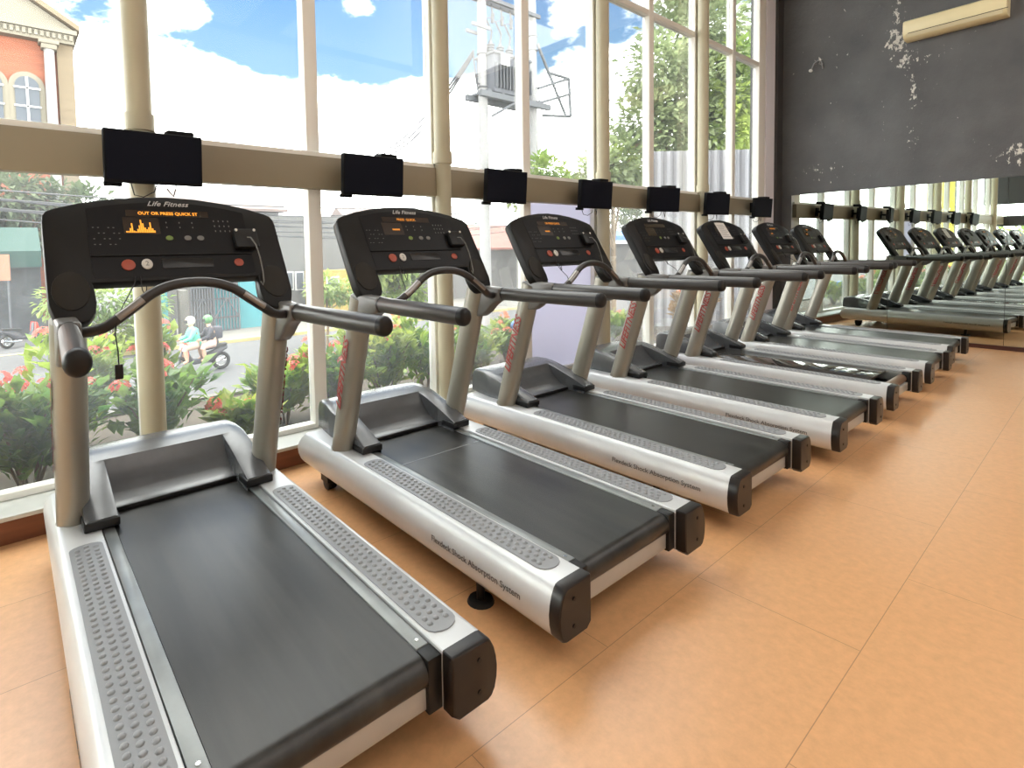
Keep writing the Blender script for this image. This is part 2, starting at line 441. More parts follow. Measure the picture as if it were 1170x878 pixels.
    w = MB(); face_poly(w, rrect(-.180, -.050, 1.415, 1.482, .003), 0, .0022); ww = w.build('graph_window', m_ledoff, console)
    g = MB(); x = -.172
    for h in (.4, .4, 1.2, 2.6, .5, .3, 1.0, 2.0, 3.6, 2.6, 1.4, .9, 1.5, 2.9, 1.2, .6):
        z1 = 1.420 + .0145 * h; face_poly(g, [(x, 1.420), (x + .0052, 1.420), (x + .0052, z1), (x, z1)], .0021, .0027); x += .0066
    g.build('bar_graph', m_amber, ww, smooth=False)
    b = MB(); face_poly(b, oval(-.182, 1.292, .024, .021), 0, .008); st = b.build('stop_button', m_red, console, bevel=.003)
    b = MB(); face_poly(b, oval(-.118, 1.294, .020, .020), 0, .008); sb = b.build('start_button', m_white, console, bevel=.003)
    place_text('lettering', text_mesh('numeral', '2', .028, m_key), sb, cf(-.118, 1.294, .0084), (1, 0, 0), (0, CB, CA))
    b = MB(); face_poly(b, rrect(-.065, .130, 1.276, 1.314, .006), 0, .004); b.build('accessory_slot', mat('slot_black', (.004, .004, .004), .3) if 'slot_black' not in bpy.data.materials else bpy.data.materials['slot_black'], console, bevel=.001)
    b = MB(); face_poly(b, oval(.235, 1.292, .020, .016), 0, .006); b.build('emergency_button', m_red, console, bevel=.002)
    for i, xx in enumerate((-.02, .05, .10)):
        b = MB(); face_poly(b, oval(xx, 1.398, .014, .010), 0, .004); b.build('program_button', m_green if i == 0 else m_key, console, bevel=.001)
    k = MB()
    for i in range(6):
        for j in range(4):
            if (i + j) % 3 != 2: face_poly(k, rrect(-.285 + .017 * i, -.279 + .017 * i, 1.372 + .022 * j, 1.375 + .022 * j, .001, 2), 0, .0021)
    for i in range(4):
        for j in range(3):
            face_poly(k, rrect(.165 + .020 * i, .169 + .020 * i, 1.425 + .022 * j, 1.432 + .022 * j, .001, 2), 0, .0021)
    for i in range(3):
        for j in range(2): face_poly(k, rrect(-.025 + .05 * i, -.021 + .05 * i, 1.44 + .02 * j, 1.446 + .02 * j, .001, 2), 0, .0021)
    k.build('key_legends', m_key, console, smooth=False)
    bx = MB(); face_poly(bx, rrect(.232, .335, 1.345, 1.425, .01), 0, .030); cb = bx.build('headphone_box', m_black, console, bevel=.004)
    d = MB()
    for xx in (.243, .322): face_poly(d, oval(xx, 1.418, .006, .006, 10), .028, .034)
    d.build('socket', m_white, cb)
    cu = [cf(.285, 1.385, .033), cf(.292, 1.375, .05), cf(.305, 1.34, .055), cf(.314, 1.29, .045), cf(.318, 1.24, .03), cf(.316, 1.20, .02), cf(.308, 1.185, .02), cf(.302, 1.20, .02)]
    MB().tube(cu, .003, 6).build('cable', m_key, cb)
    # safety cord
    sc = [cf(-.165, 1.245, .01), Vector((-.172, 1.262, 1.225)), Vector((-.20, 1.21, 1.19)), Vector((-.235, 1.13, 1.152)), Vector((-.262, 1.085, 1.105)), Vector((-.268, 1.082, 1.06)), Vector((-.262, 1.084, 1.0)), Vector((-.262, 1.084, .955))]
    cord = MB().tube(sc, .0022, 6).build('safety_cord', m_black, root)
    MB().box(-.275, -.249, 1.079, 1.089, .905, .957).build('safety_clip', m_black, cord, bevel=.004)
    lp = [cf(-.15, 1.245, .01), Vector((-.150, 1.25, 1.20)), Vector((-.143, 1.245, 1.18)), Vector((-.136, 1.25, 1.19)), Vector((-.134, 1.258, 1.215))]
    MB().tube(lp, .002, 6).build('cord_loop', m_black, cord)
    return root

TX = [.551, 1.757, 3.002, 4.254, 5.485, 6.685, 7.850]
TY = [1.065, 1.064, 1.068, 1.023, 1.030, 1.026, 1.060]
TLAB = ['silver and black treadmill with a lit amber bar graph, next to the round window post nearest the kerb corner',
        'second treadmill along the row, beside the one with the lit bar graph',
        'third treadmill along the row, standing before the frosted lavender window pane',
        'fourth treadmill along the row, its console display unlit',
        'treadmill with a bare shiny deck board and a paper notice on its console',
        'treadmill standing between the bare-decked treadmill and the last one by the mirror',
        'last treadmill of the row, standing beside the mirror wall']
TLAB[0] = 'silver and black treadmill showing lit amber text and a bar graph on its console'
proto = make_treadmill()
mills = []
for i in range(7):
    o = proto if i == 0 else copy_tree(proto)
    mills.append(o)
for i, o in enumerate(mills):
    o.location = (TX[i], TY[i], 0); tag(o, TLAB[i], 'treadmill', 'treadmills in a row facing the window')
def desc(o):
    out = []
    for c in o.children: out += [c] + desc(c)
    return out
def sub(o, name): return [c for c in desc(o) if c.name.split('.')[0] == name]
# later machines show a short programme name instead of the scrolling prompt
for i, txt in ((1, 'PRESS  QUICK'), (2, 'OR PRESS QUICK'), (5, 'WORKOUT OR'), (6, 'PRESS')):
    t = sub(mills[i], 'display_text')[0]; t.data = text_mesh('display_text', txt, .020, m_amber_dim, 0, .0002, .0006)
g2 = MB()
for xx in (-.12, -.112, -.104, -.096, -.088, -.08): face_poly(g2, [(xx, 1.44), (xx + .0075, 1.44), (xx + .0075, 1.449), (xx, 1.449)], .0021, .0027)
gm = g2.mesh('bar_graph', m_amber_dim, smooth=False)
for i in (1, 2, 5, 6): sub(mills[i], 'bar_graph')[0].data = gm
for i in (3, 4):
    for n in ('display_text', 'bar_graph'):
        for c in sub(mills[i], n): bpy.data.objects.remove(c)
short_cord = MB().tube([cf(-.165, 1.245, .01), Vector((-.172, 1.262, 1.225)), Vector((-.20, 1.21, 1.19)), Vector((-.235, 1.13, 1.152)), Vector((-.262, 1.085, 1.105)), Vector((-.275, 1.09, 1.085))], .0022, 6).mesh('safety_cord', m_black)
for i in (1, 2, 3, 5, 6):
    for c in sub(mills[i], 'safety_clip'): bpy.data.objects.remove(c)
    for c in sub(mills[i], 'safety_cord'): c.data = short_cord
# the machine without a belt
for c in sub(mills[4], 'running_belt'): bpy.data.objects.remove(c)
b = MB().box(-.262, .262, .20, 1.62, .226, .249).map(tl).build('deck_board', m_glossdeck, mills[4], bevel=.002); b['label'] = 'bare glossy black deck board'
b = MB().cyl((-.262, .10, .195), (.262, .10, .195), .034, seg=20).map(tl).build('rear_roller', m_roller, mills[4], angle=50)
for n in ('safety_cord',):
    for i in (4,):
        for c in sub(mills[i], n):
            for d in desc(c): bpy.data.objects.remove(d)
            bpy.data.objects.remove(c)
# belt seam on the second machine
s_ = MB().box(-.26, .26, 1.155, 1.160, .2472, .2478).map(tl).build('belt_seam', m_pad, mills[1])

# notice sheet taped to the console of the fifth machine
nb = MB(); face_poly(nb, [(-.125, 1.385), (.075, 1.385), (.075, 1.545), (-.125, 1.545)], .0042, .0050)
nt_ = nb.build('printed_notice', m_paper); nt_.location = mills[4].location
tag(nt_, 'white printed paper notice taped over a treadmill console', 'notice')
ln = MB()
for j in range(8):
    face_poly(ln, [(-.105, 1.405 + .016 * j), (.055 - .02 * (j % 3), 1.405 + .016 * j), (.055 - .02 * (j % 3), 1.409 + .016 * j), (-.105, 1.409 + .016 * j)], .0050, .0053)
ln.build('printed_lines', m_print, nt_, smooth=False)

# ------------------------------------------------------------------ room shell
YW, YP, YB, YK = 3.463, 3.335, 3.34, 3.21
XL, XR = -2.45, 9.02
CEIL = 5.5
YBACK = -6.0
def xm(y): return 9.40 + .0524 * (y - 2.0)

def floor_mat():
    m = bpy.data.materials.new('vinyl_tile'); m.use_nodes = True; nt = m.node_tree; b = nt.nodes['Principled BSDF']
    tc = nt.nodes.new('ShaderNodeTexCoord'); mp = nt.nodes.new('ShaderNodeMapping')
    mp.inputs['Location'].default_value = (-1.50, -.50, 0)
    nt.links.new(tc.outputs['Object'], mp.inputs['Vector'])
    br = nt.nodes.new('ShaderNodeTexBrick'); br.offset = .5; br.inputs['Scale'].default_value = 1.
    br.inputs['Brick Width'].default_value = 1.21; br.inputs['Row Height'].default_value = .535; br.inputs['Mortar Size'].default_value = .0014
    br.inputs['Mortar Smooth'].default_value = .3
    br.inputs['Color1'].default_value = (.69, .375, .175, 1); br.inputs['Color2'].default_value = (.71, .39, .185, 1); br.inputs['Mortar'].default_value = (.37, .19, .085, 1)
    nt.links.new(mp.outputs[0], br.inputs['Vector'])
    n = nt.nodes.new('ShaderNodeTexNoise'); n.inputs['Scale'].default_value = 26; n.inputs['Detail'].default_value = 8; n.inputs['Roughness'].default_value = .7
    nt.links.new(tc.outputs['Object'], n.inputs['Vector'])
    mr = nt.nodes.new('ShaderNodeMapRange'); mr.inputs['From Min'].default_value = .3; mr.inputs['From Max'].default_value = .7; mr.inputs['To Min'].default_value = .90; mr.inputs['To Max'].default_value = 1.10
    nt.links.new(n.outputs['Fac'], mr.inputs['Value'])
    mu = nt.nodes.new('ShaderNodeMix'); mu.data_type = 'RGBA'; mu.blend_type = 'MULTIPLY'; mu.inputs['Factor'].default_value = 1
    nt.links.new(br.outputs['Color'], mu.inputs['A']); nt.links.new(mr.outputs[0], mu.inputs['B'])
    nt.links.new(mu.outputs['Result'], b.inputs['Base Color'])
    b.inputs['Roughness'].default_value = .40; b.inputs['Specular IOR Level'].default_value = .85
    n3 = nt.nodes.new('ShaderNodeTexNoise'); n3.inputs['Scale'].default_value = 3; nt.links.new(tc.outputs['Object'], n3.inputs['Vector'])
    m3 = nt.nodes.new('ShaderNodeMapRange'); m3.inputs['To Min'].default_value = .26; m3.inputs['To Max'].default_value = .36; nt.links.new(n3.outputs['Fac'], m3.inputs['Value'])
    nt.links.new(m3.outputs[0], b.inputs['Roughness'])
    return m
struct(MB().box(XL - .1, 9.6, YBACK, 3.5, -.12, 0).build('floor', floor_mat(), smooth=False))
struct(MB().box(XL - .2, 9.9, YBACK - .2, 3.75, CEIL, CEIL + .2).build('ceiling', mat('ceiling_paint', (.80, .79, .76), .8), smooth=False))
m_wallp = mat('plain_wall', (.74, .73, .70), .7, 0, .05, 2)
struct(MB().box(XL - .2, 9.9, YBACK - .2, YBACK, -.1, CEIL).build('wall_back', m_wallp, smooth=False))

def dark_wall_mat():
    m = bpy.data.materials.new('peeling_dark_paint'); m.use_nodes = True; nt = m.node_tree; b = nt.nodes['Principled BSDF']
    L = nt.links; N = nt.nodes.new
    tc = N('ShaderNodeTexCoord'); sep = N('ShaderNodeSeparateXYZ'); L.new(tc.outputs['Object'], sep.inputs[0])
    n1 = N('ShaderNodeTexNoise'); n1.inputs['Scale'].default_value = 1.6; n1.inputs['Detail'].default_value = 7; L.new(tc.outputs['Object'], n1.inputs['Vector'])
    r1 = N('ShaderNodeValToRGB'); r1.color_ramp.elements[0].position = .3; r1.color_ramp.elements[1].position = .75
    r1.color_ramp.elements[0].color = (.070, .071, .075, 1); r1.color_ramp.elements[1].color = (.125, .126, .13, 1); L.new(n1.outputs['Fac'], r1.inputs[0])
    # flaked spots: fine noise that crosses a threshold lowered around the damp places
    n2 = N('ShaderNodeTexNoise'); n2.inputs['Scale'].default_value = 17; n2.inputs['Detail'].default_value = 8; n2.inputs['Roughness'].default_value = .68
    mp = N('ShaderNodeMapping'); mp.inputs['Scale'].default_value = (1, 1.2, .75); L.new(tc.outputs['Object'], mp.inputs['Vector']); L.new(mp.outputs[0], n2.inputs['Vector'])
    acc = None
    # (y, z, radius y, radius z, gain)
    for (py, pz, ry, rz, g) in ((1.95, 4.05, .14, .30, .20), (1.86, 3.72, .13, .22, .20), (1.79, 3.30, .06, .45, .17), (2.05, 3.98, .07, .16, .22), (1.98, 4.45, .05, .35, .2),
                                (2.88, 3.98, .09, .09, .15), (.85, 2.35, .16, .14, .19), (1.80, 2.75, .05, .3, .12), (2.8, 2.35, .25, .14, .11), (2.55, 3.95, .2, .25, .07), (1.6, 3.7, .25, .12, .1), (2.1, 2.9, .02, .5, .1)):
        dy = N('ShaderNodeMath'); dy.operation = 'SUBTRACT'; L.new(sep.outputs[1], dy.inputs[0]); dy.inputs[1].default_value = py
        dy2 = N('ShaderNodeMath'); dy2.operation = 'DIVIDE'; L.new(dy.outputs[0], dy2.inputs[0]); dy2.inputs[1].default_value = ry
        dz = N('ShaderNodeMath'); dz.operation = 'SUBTRACT'; L.new(sep.outputs[2], dz.inputs[0]); dz.inputs[1].default_value = pz
        dz2 = N('ShaderNodeMath'); dz2.operation = 'DIVIDE'; L.new(dz.outputs[0], dz2.inputs[0]); dz2.inputs[1].default_value = rz
        sy = N('ShaderNodeMath'); sy.operation = 'MULTIPLY'; L.new(dy2.outputs[0], sy.inputs[0]); L.new(dy2.outputs[0], sy.inputs[1])
        sz = N('ShaderNodeMath'); sz.operation = 'MULTIPLY_ADD'; L.new(dz2.outputs[0], sz.inputs[0]); L.new(dz2.outputs[0], sz.inputs[1]); L.new(sy.outputs[0], sz.inputs[2])
        ex = N('ShaderNodeMath'); ex.operation = 'MULTIPLY'; L.new(sz.outputs[0], ex.inputs[0]); ex.inputs[1].default_value = -1
        e = N('ShaderNodeMath'); e.operation = 'EXPONENT'; L.new(ex.outputs[0], e.inputs[0])
        gm_ = N('ShaderNodeMath'); gm_.operation = 'MULTIPLY'; L.new(e.outputs[0], gm_.inputs[0]); gm_.inputs[1].default_value = g
        if acc is None: acc = gm_
        else:
            a = N('ShaderNodeMath'); a.operation = 'MAXIMUM'; L.new(acc.outputs[0], a.inputs[0]); L.new(gm_.outputs[0], a.inputs[1]); acc = a
    ad = N('ShaderNodeMath'); ad.operation = 'ADD'; L.new(n2.outputs['Fac'], ad.inputs[0]); L.new(acc.outputs[0], ad.inputs[1])
    mr = N('ShaderNodeMapRange'); mr.inputs['From Min'].default_value = .685; mr.inputs['From Max'].default_value = .715; L.new(ad.outputs[0], mr.inputs['Value'])
    mx = N('ShaderNodeMix'); mx.data_type = 'RGBA'; L.new(mr.outputs[0], mx.inputs['Factor']); L.new(r1.outputs[0], mx.inputs['A']); mx.inputs['B'].default_value = (.62, .60, .55, 1)
    L.new(mx.outputs['Result'], b.inputs['Base Color']); b.inputs['Roughness'].default_value = .5
    bp = N('ShaderNodeBump'); bp.inputs['Strength'].default_value = .5; bp.inputs['Distance'].default_value = .02; L.new(ad.outputs[0], bp.inputs['Height']); L.new(bp.outputs[0], b.inputs['Normal'])
    return m
m_dark = dark_wall_mat()
wr = MB().add([(xm(3.75), 3.75, -.1), (xm(YBACK), YBACK, -.1), (xm(YBACK), YBACK, CEIL), (xm(3.75), 3.75, CEIL), (xm(3.75) + .3, 3.75, -.1), (xm(YBACK) + .6, YBACK, -.1), (xm(YBACK) + .6, YBACK, CEIL), (xm(3.75) + .3, 3.75, CEIL)],
         [(0, 1, 2, 3), (4, 7, 6, 5), (0, 4, 5, 1), (3, 2, 6, 7), (0, 3, 7, 4), (1, 5, 6, 2)])
struct(wr.build('wall_right', m_dark, smooth=False))
m_darkplain = mat('dark_wall_paint', (.045, .043, .043), .5)
# window-wall end: pale return and dark strip up to the mirror wall
struct(MB().box(8.965, 9.27, 3.40, 3.52, .134, CEIL).build('trim_1', mat('pale_lilac_render', (.82, .80, .85), .6), smooth=False))
struct(MB().box(9.27, 9.48, 3.36, 3.75, 0, CEIL).build('wall_front', m_darkplain, smooth=False))
# left end wall with a garden window
m_olive = mat('olive_panel', (.10, .11, .07), .5)
struct(MB().box(XL - .2, XL, YBACK, 1.2, -.1, CEIL).build('wall_left', m_wallp, smooth=False))
wl = MB().box(XL - .2, XL, 1.2, 3.75, 2.3, CEIL).box(XL - .2, XL, 1.2, 3.75, 1.70, 1.98).box(XL - .2, XL, 1.2, 3.75, -.1, .12)
struct(wl.build('wall_left', m_darkplain, smooth=False))
w0 = struct(MB().box(XL - .14, XL - .06, 2.30, 2.38, .12, 2.3).build('window_1', m_mull, smooth=False))
MB().box(XL - .105, XL - .095, 1.2, 3.42, .12, 2.3).build('pane', m_glass_lo, w0, smooth=False)

# kerb under the windows
m_kerb = mat('brown_skirting_wood', (.17, .055, .026), .35, 0, .2, 3, stretch=(1, 8, 8))
m_sill = mat('pale_sill_stone', (.52, .53, .50), .35, 0, .05, 12)
struct(MB().box(XL, 9.44, YK, 3.52, 0, .112).build('baseboard_front', m_kerb, smooth=False))
struct(MB().box(XL, 9.44, YK - .012, 3.45, .112, .134).build('trim_2', m_sill, bevel=.003))

# columns and beam
D2 = 2.092; PX0 = .602; D1 = 1.046
for i in range(-1, 4):
    X = PX0 + D2 * i
    c = MB().cyl((X, YP, .134), (X, YP, CEIL), .064, seg=28)
    c.cyl((X, YP, 2.0), (X, YP, 2.09), .074, seg=28) if i >= 0 else None
    o = struct(c.build('pillar', m_post, angle=50))
bm_ = MB().box(XL, XR, YB, 3.43, 1.752, 1.965)
struct(bm_.build('beam', m_beam, bevel=.004))
struct(MB().box(XL, XR, YB + .03, 3.50, 1.955, 2.0).build('trim_3', m_mull, bevel=.003))
struct(MB().box(XL, XR, 3.42, 3.50, 3.93, 3.99).build('trim_4', m_mull, bevel=.003))
struct(MB().box(XL, XR, 3.42, 3.50, .134, .168).build('trim_5', m_mull, bevel=.003))
m_film = bpy.data.materials.new('frosted_film'); m_film.use_nodes = True
nt = m_film.node_tree; nt.nodes.clear(); o_ = nt.nodes.new('ShaderNodeOutputMaterial'); t1 = nt.nodes.new('ShaderNodeBsdfTranslucent'); t1.inputs[0].default_value = (.62, .62, .70, 1)
t2 = nt.nodes.new('ShaderNodeBsdfDiffuse'); t2.inputs[0].default_value = (.62, .62, .68, 1); mxs = nt.nodes.new('ShaderNodeMixShader'); mxs.inputs[0].default_value = .35
nt.links.new(t1.outputs[0], mxs.inputs[1]); nt.links.new(t2.outputs[0], mxs.inputs[2]); nt.links.new(mxs.outputs[0], o_.inputs[0])
wn = 2
bays = list(range(-2, 8))
xs = [XL] + [PX0 + D1 * i for i in range(-2, 9)]
for i in range(-2, 9):
    X = PX0 + D1 * i
    hw = .046
    if i == 8: X, hw = 8.85, .108
    wf = struct(MB().box(X - hw, X + hw, 3.415, 3.50, .134, CEIL).build('window_%d' % wn, m_mull, bevel=.003)); wn += 1
    if i < 8:
        x0, x1 = X + hw, X + D1 - hw - (.18 if i == 7 else 0)
        film = (i == 3)
        MB().box(x0, x1, 3.461, 3.467, .168, 1.76).build('pane', m_film if film else m_glass_lo, wf, smooth=False)
        MB().box(x0, x1, 3.461, 3.467, 2.0, 3.93).build('pane', m_glass_up, wf, smooth=False)
        MB().box(x0, x1, 3.461, 3.467, 3.99, CEIL).build('pane', m_glass_up, wf, smooth=False)
X0 = PX0 - 2 * D1
struct(MB().box(XL - .05, X0 - .046, 3.461, 3.467, .168, CEIL).build('window_%d' % wn, m_glass_lo, smooth=False))

# mirrors on the end wall
m_mirror = bpy.data.materials.new('mirror_silver'); m_mirror.use_nodes = True
nt = m_mirror.node_tree; bb = nt.nodes['Principled BSDF']; bb.inputs['Metallic'].default_value = 1; bb.inputs['Roughness'].default_value = .01; bb.inputs['Base Color'].default_value = (.74, .81, .75, 1)
m_medge = mat('mirror_edge', (.55, .6, .55), .3)
seams = [3.22, 2.01, .885, -.25, -1.4]
mlab = ['wall mirror panel nearest the window corner, reflecting the last treadmill', 'second wall mirror panel, reflecting treadmill decks and consoles', 'third wall mirror panel from the window corner', 'fourth wall mirror panel from the window corner']
for k in range(4):
    ya, yb = seams[k] - .002, seams[k + 1] + .002
    mb = MB().add([(xm(ya) - .012, ya, .052), (xm(yb) - .012, yb, .052), (xm(yb) - .012, yb, 2.07), (xm(ya) - .012, ya, 2.07), (xm(ya) - .002, ya, .052), (xm(yb) - .002, yb, .052), (xm(yb) - .002, yb, 2.07), (xm(ya) - .002, ya, 2.07)],
                  [(0, 3, 2, 1), (4, 5, 6, 7), (0, 1, 5, 4), (3, 7, 6, 2), (0, 4, 7, 3), (1, 2, 6, 5)])
    tag(mb.build('wall_mirror', m_mirror, smooth=False), mlab[k], 'mirror', 'mirror panels on the dark wall')
ya, yb = 3.30, YBACK
bb_ = MB().add([(xm(ya) - .03, ya, 0), (xm(yb) - .03, yb, 0), (xm(yb) - .03, yb, .05), (xm(ya) - .03, ya, .05), (xm(ya), ya, 0), (xm(yb), yb, 0), (xm(yb), yb, .05), (xm(ya), ya, .05)],
               [(0, 1, 2, 3), (4, 7, 6, 5), (0, 4, 5, 1), (3, 2, 6, 7), (0, 3, 7, 4), (1, 5, 6, 2)])
struct(bb_.build('baseboard_right', mat('dark_red_skirting', (.07, .025, .018), .35), smooth=False))

# air conditioner on the dark wall
ac = empty('air_conditioner', (xm(1.395), 1.395, 3.93), -math.atan(.0524))
tag(ac, 'aged ivory split air conditioner mounted high on the peeling dark wall', 'air conditioner')
prof = [(0, .0), (0, .245), (-.15, .245), (-.185, .225), (-.195, .18), (-.195, .075), (-.17, .03), (-.12, .0)]
MB().prism(prof, 'y', -.475, .475).build('casing', m_ac, ac, bevel=.006)
MB().box(-.199, -.192, -.485, .42, .068, .073).build('outlet_gap', m_black, ac)
MB().prism([(-.191, .062), (-.197, .066), (-.172, .026), (-.166, .03)], 'y', -.44, .44).build('louvre', mat('louvre_ivory', (.72, .66, .45), .45), ac)
MB().box(-.197, -.190, -.47, -.36, .215, .219).build('panel_line', m_key, ac)
# old cable hole
ch = empty('cable_stub', (xm(2.95), 2.95, 3.90)); tag(ch, 'short cable loop with a round end cap on the dark wall', 'cable')
MB().cyl((-.035, .03, -.02), (.0, .03, -.02), .022, seg=14).build('round_cap', m_paper, ch)
MB().tube([(-.02, .02, 0), (-.04, -.02, .07), (-.04, -.07, .10), (-.04, -.11, .07), (-.03, -.12, 0), (-.01, -.12, -.03)], .008, 8).build('wire', m_pad, ch)

# ------------------------------------------------------------------ televisions on the beam
m_tv = mat('tv_black', (.007, .007, .008), .6, spec=.12)
m_scr = mat('tv_screen', (.006, .007, .013), .55, spec=.1)
def make_tv():
    r = empty('television')
    cs = MB().box(-.232, .232, -.03, .012, -.133, .133).build('casing', m_tv, r, bevel=.005)
    MB().box(-.222, .222, -.0315, -.029, -.118, .123).build('screen', m_scr, r)
    MB().box(-.15, .15, .012, .05, -.09, .10).build('rear_housing', m_tv, r, bevel=.008)
    MB().box(.07, .20, .0, .10, .118, .158).build('receiver_box', m_tv, r, bevel=.004)
    br = MB().box(-.06, .06, .125, .14, -.07, .07).cyl((0, .05, 0), (0, .13, 0), .018, seg=10)
    br.build('wall_bracket', m_tv, r)
    MB().box(-.232, -.15, .0, .03, -.152, -.128).build('remote_sensor', m_tv, r, bevel=.003)
    MB().tube([(.02, .03, -.12), (.0, .02, -.17), (-.05, .03, -.20), (-.09, .05, -.19), (-.10, .07, -.13)], .003, 6).build('cable', m_black, r)
    MB().tube([(.05, .03, -.12), (.07, .03, -.16), (.10, .05, -.19), (.12, .06, -.13)], .003, 6).build('cable', m_black, r)
    return r
tvs = [(.640, 0, 1.838), (1.975, -.02, 1.842), (3.245, 0, 1.843), (4.46, -.05, 1.838), (5.70, -.22, 1.845), (6.96, -.16, 1.845), (8.32, -.10, 1.845)]
tvlab = ['black television in front of a round post, above the lit bar graph', 'black television on the beam above the second treadmill', 'black television on the beam above the frosted window pane',
         'black television on the beam above the unlit console', 'black television on the beam above the paper notice', 'sixth black television along the beam, above the sixth treadmill', 'last black television on the beam, beside the dark wall']
tp = make_tv()
tl_ = [tp] + [copy_tree(tp) for _ in range(6)]
for (x, rz, z), o, lb in zip(tvs, tl_, tvlab):
    o.location = (x, 3.205, z); o.rotation_euler = (radians(4), 0, rz); tag(o, lb, 'television', 'televisions on the beam')

# ------------------------------------------------------------------ outside: ground
ZG = -2.2
m_asph = mat('asphalt', (.30, .30, .31), .8, 0, .12, 3)
m_walk = mat('pavement', (.56, .53, .46), .8, 0, .1, 2)
m_yellow = mat('yellow_paint', (.66, .54, .24), .6)
m_whitep = mat('white_paint', (.85, .85, .83), .6)
struct(MB().box(-120, 160, 6.2, 150, ZG - .2, ZG).build('road', m_asph, smooth=False))
struct(MB().box(2.0, 160, 22.6, 30, ZG, ZG + .12).build('pavement', m_walk, smooth=False))
struct(MB().box(2.0, 160, 22.45, 22.6, ZG, ZG + .13).build('kerb', m_yellow, smooth=False))
m_soil = mat('garden_soil', (.12, .09, .06), .9, 0, .3, 6)
struct(MB().box(XL - 3, 12, 3.52, 5.35, ZG, -.03).build('ground_bed', m_soil, smooth=False))
struct(MB().box(XL - 3, 12, 5.35, 5.45, ZG, .0).build('trim_6', m_walk, smooth=False))
struct(MB().box(XL - 3, 30, 5.45, 6.2, ZG - .2, ZG + .1).build('footpath', m_walk, smooth=False))
kb = MB().box(8.15, 8.95, 21.9, 22.2, ZG, ZG + .14).build('kerb_block', m_whitep, bevel=.02); tag(kb, 'white painted kerb block at the road edge before the turquoise gate', 'kerb block')
yl = MB().box(-3, 1.6, 25.7, 25.95, ZG, ZG + .01).build('road_line', m_yellow, smooth=False); struct(yl)

# ------------------------------------------------------------------ plants
def leaf_cloud(n, pos_fn, size, rng, droop=.3, w=.42):
    mb = MB()
    for _ in range(n):
        p, d = pos_fn()
        L = size * rng.uniform(.7, 1.3); d = Vector(d).normalized()
        d = (d + Vector((rng.uniform(-.5, .5), rng.uniform(-.5, .5), rng.uniform(-.4, .5)))).normalized()
        s = d.cross(Vector((0, 0, 1)))
        if s.length < .05: s = Vector((1, 0, 0))
        s.normalize(); s = (s + Vector((0, 0, rng.uniform(-.5, .5)))).normalized(); up = s.cross(d)
        p = Vector(p); ww = L * w * .5
        a = p; b_ = p + d * L * .45 + s * ww + up * L * .06; c = p + d * L * .45 - s * ww + up * L * .06; m_ = p + d * L * .5; e = p + d * L - up * L * droop * .4
        mb.add([a, b_, e, c, m_], [(0, 4, 1), (4, 2, 1), (0, 3, 4), (4, 3, 2)])
    return mb

def flower_head(rng, r=.055):
    mb = MB()
    for _ in range(26):
        a = rng.uniform(0, 2 * pi); t = rng.uniform(0, 1) ** .7 * 1.25
        n = Vector((sin(t) * cos(a), sin(t) * sin(a), cos(t))); c = n * r
        u = n.orthogonal().normalized(); v = n.cross(u); q = rng.uniform(.012, .019); rot = rng.uniform(0, pi)
        for k in range(4):
            b0 = rot + k * pi / 2
            d = u * cos(b0) + v * sin(b0); e = n.cross(d)
            mb.add([c, c + d * q * .55 + e * q * .38, c + d * q * 1.25 + n * .003, c + d * q * .55 - e * q * .38], [(0, 1, 2, 3)])
    return mb
rs = random.Random(5)
m_leaf = [leaf_mat('shrub_leaf_%s' % n, a, b) for n, a, b in (('green', (.09, .22, .02), (.42, .54, .08)), ('yellow_green', (.18, .34, .03), (.60, .64, .12)), ('deep', (.06, .16, .035), (.30, .44, .09)), ('croton', (.42, .22, .05), (.60, .42, .16)))]
m_flower = leaf_mat('coral_petals', (.80, .08, .07), (.95, .28, .20), .4, 20)
m_flower2 = leaf_mat('orange_petals', (.75, .16, .06), (.85, .30, .14), .3, 20)
m_stem = mat('woody_stem', (.17, .12, .07), .8)
fheads = [flower_head(rs).mesh('flower_head', m_flower, smooth=False) for _ in range(3)]
fheads2 = [flower_head(rs).mesh('flower_head', m_flower2, smooth=False) for _ in range(2)]
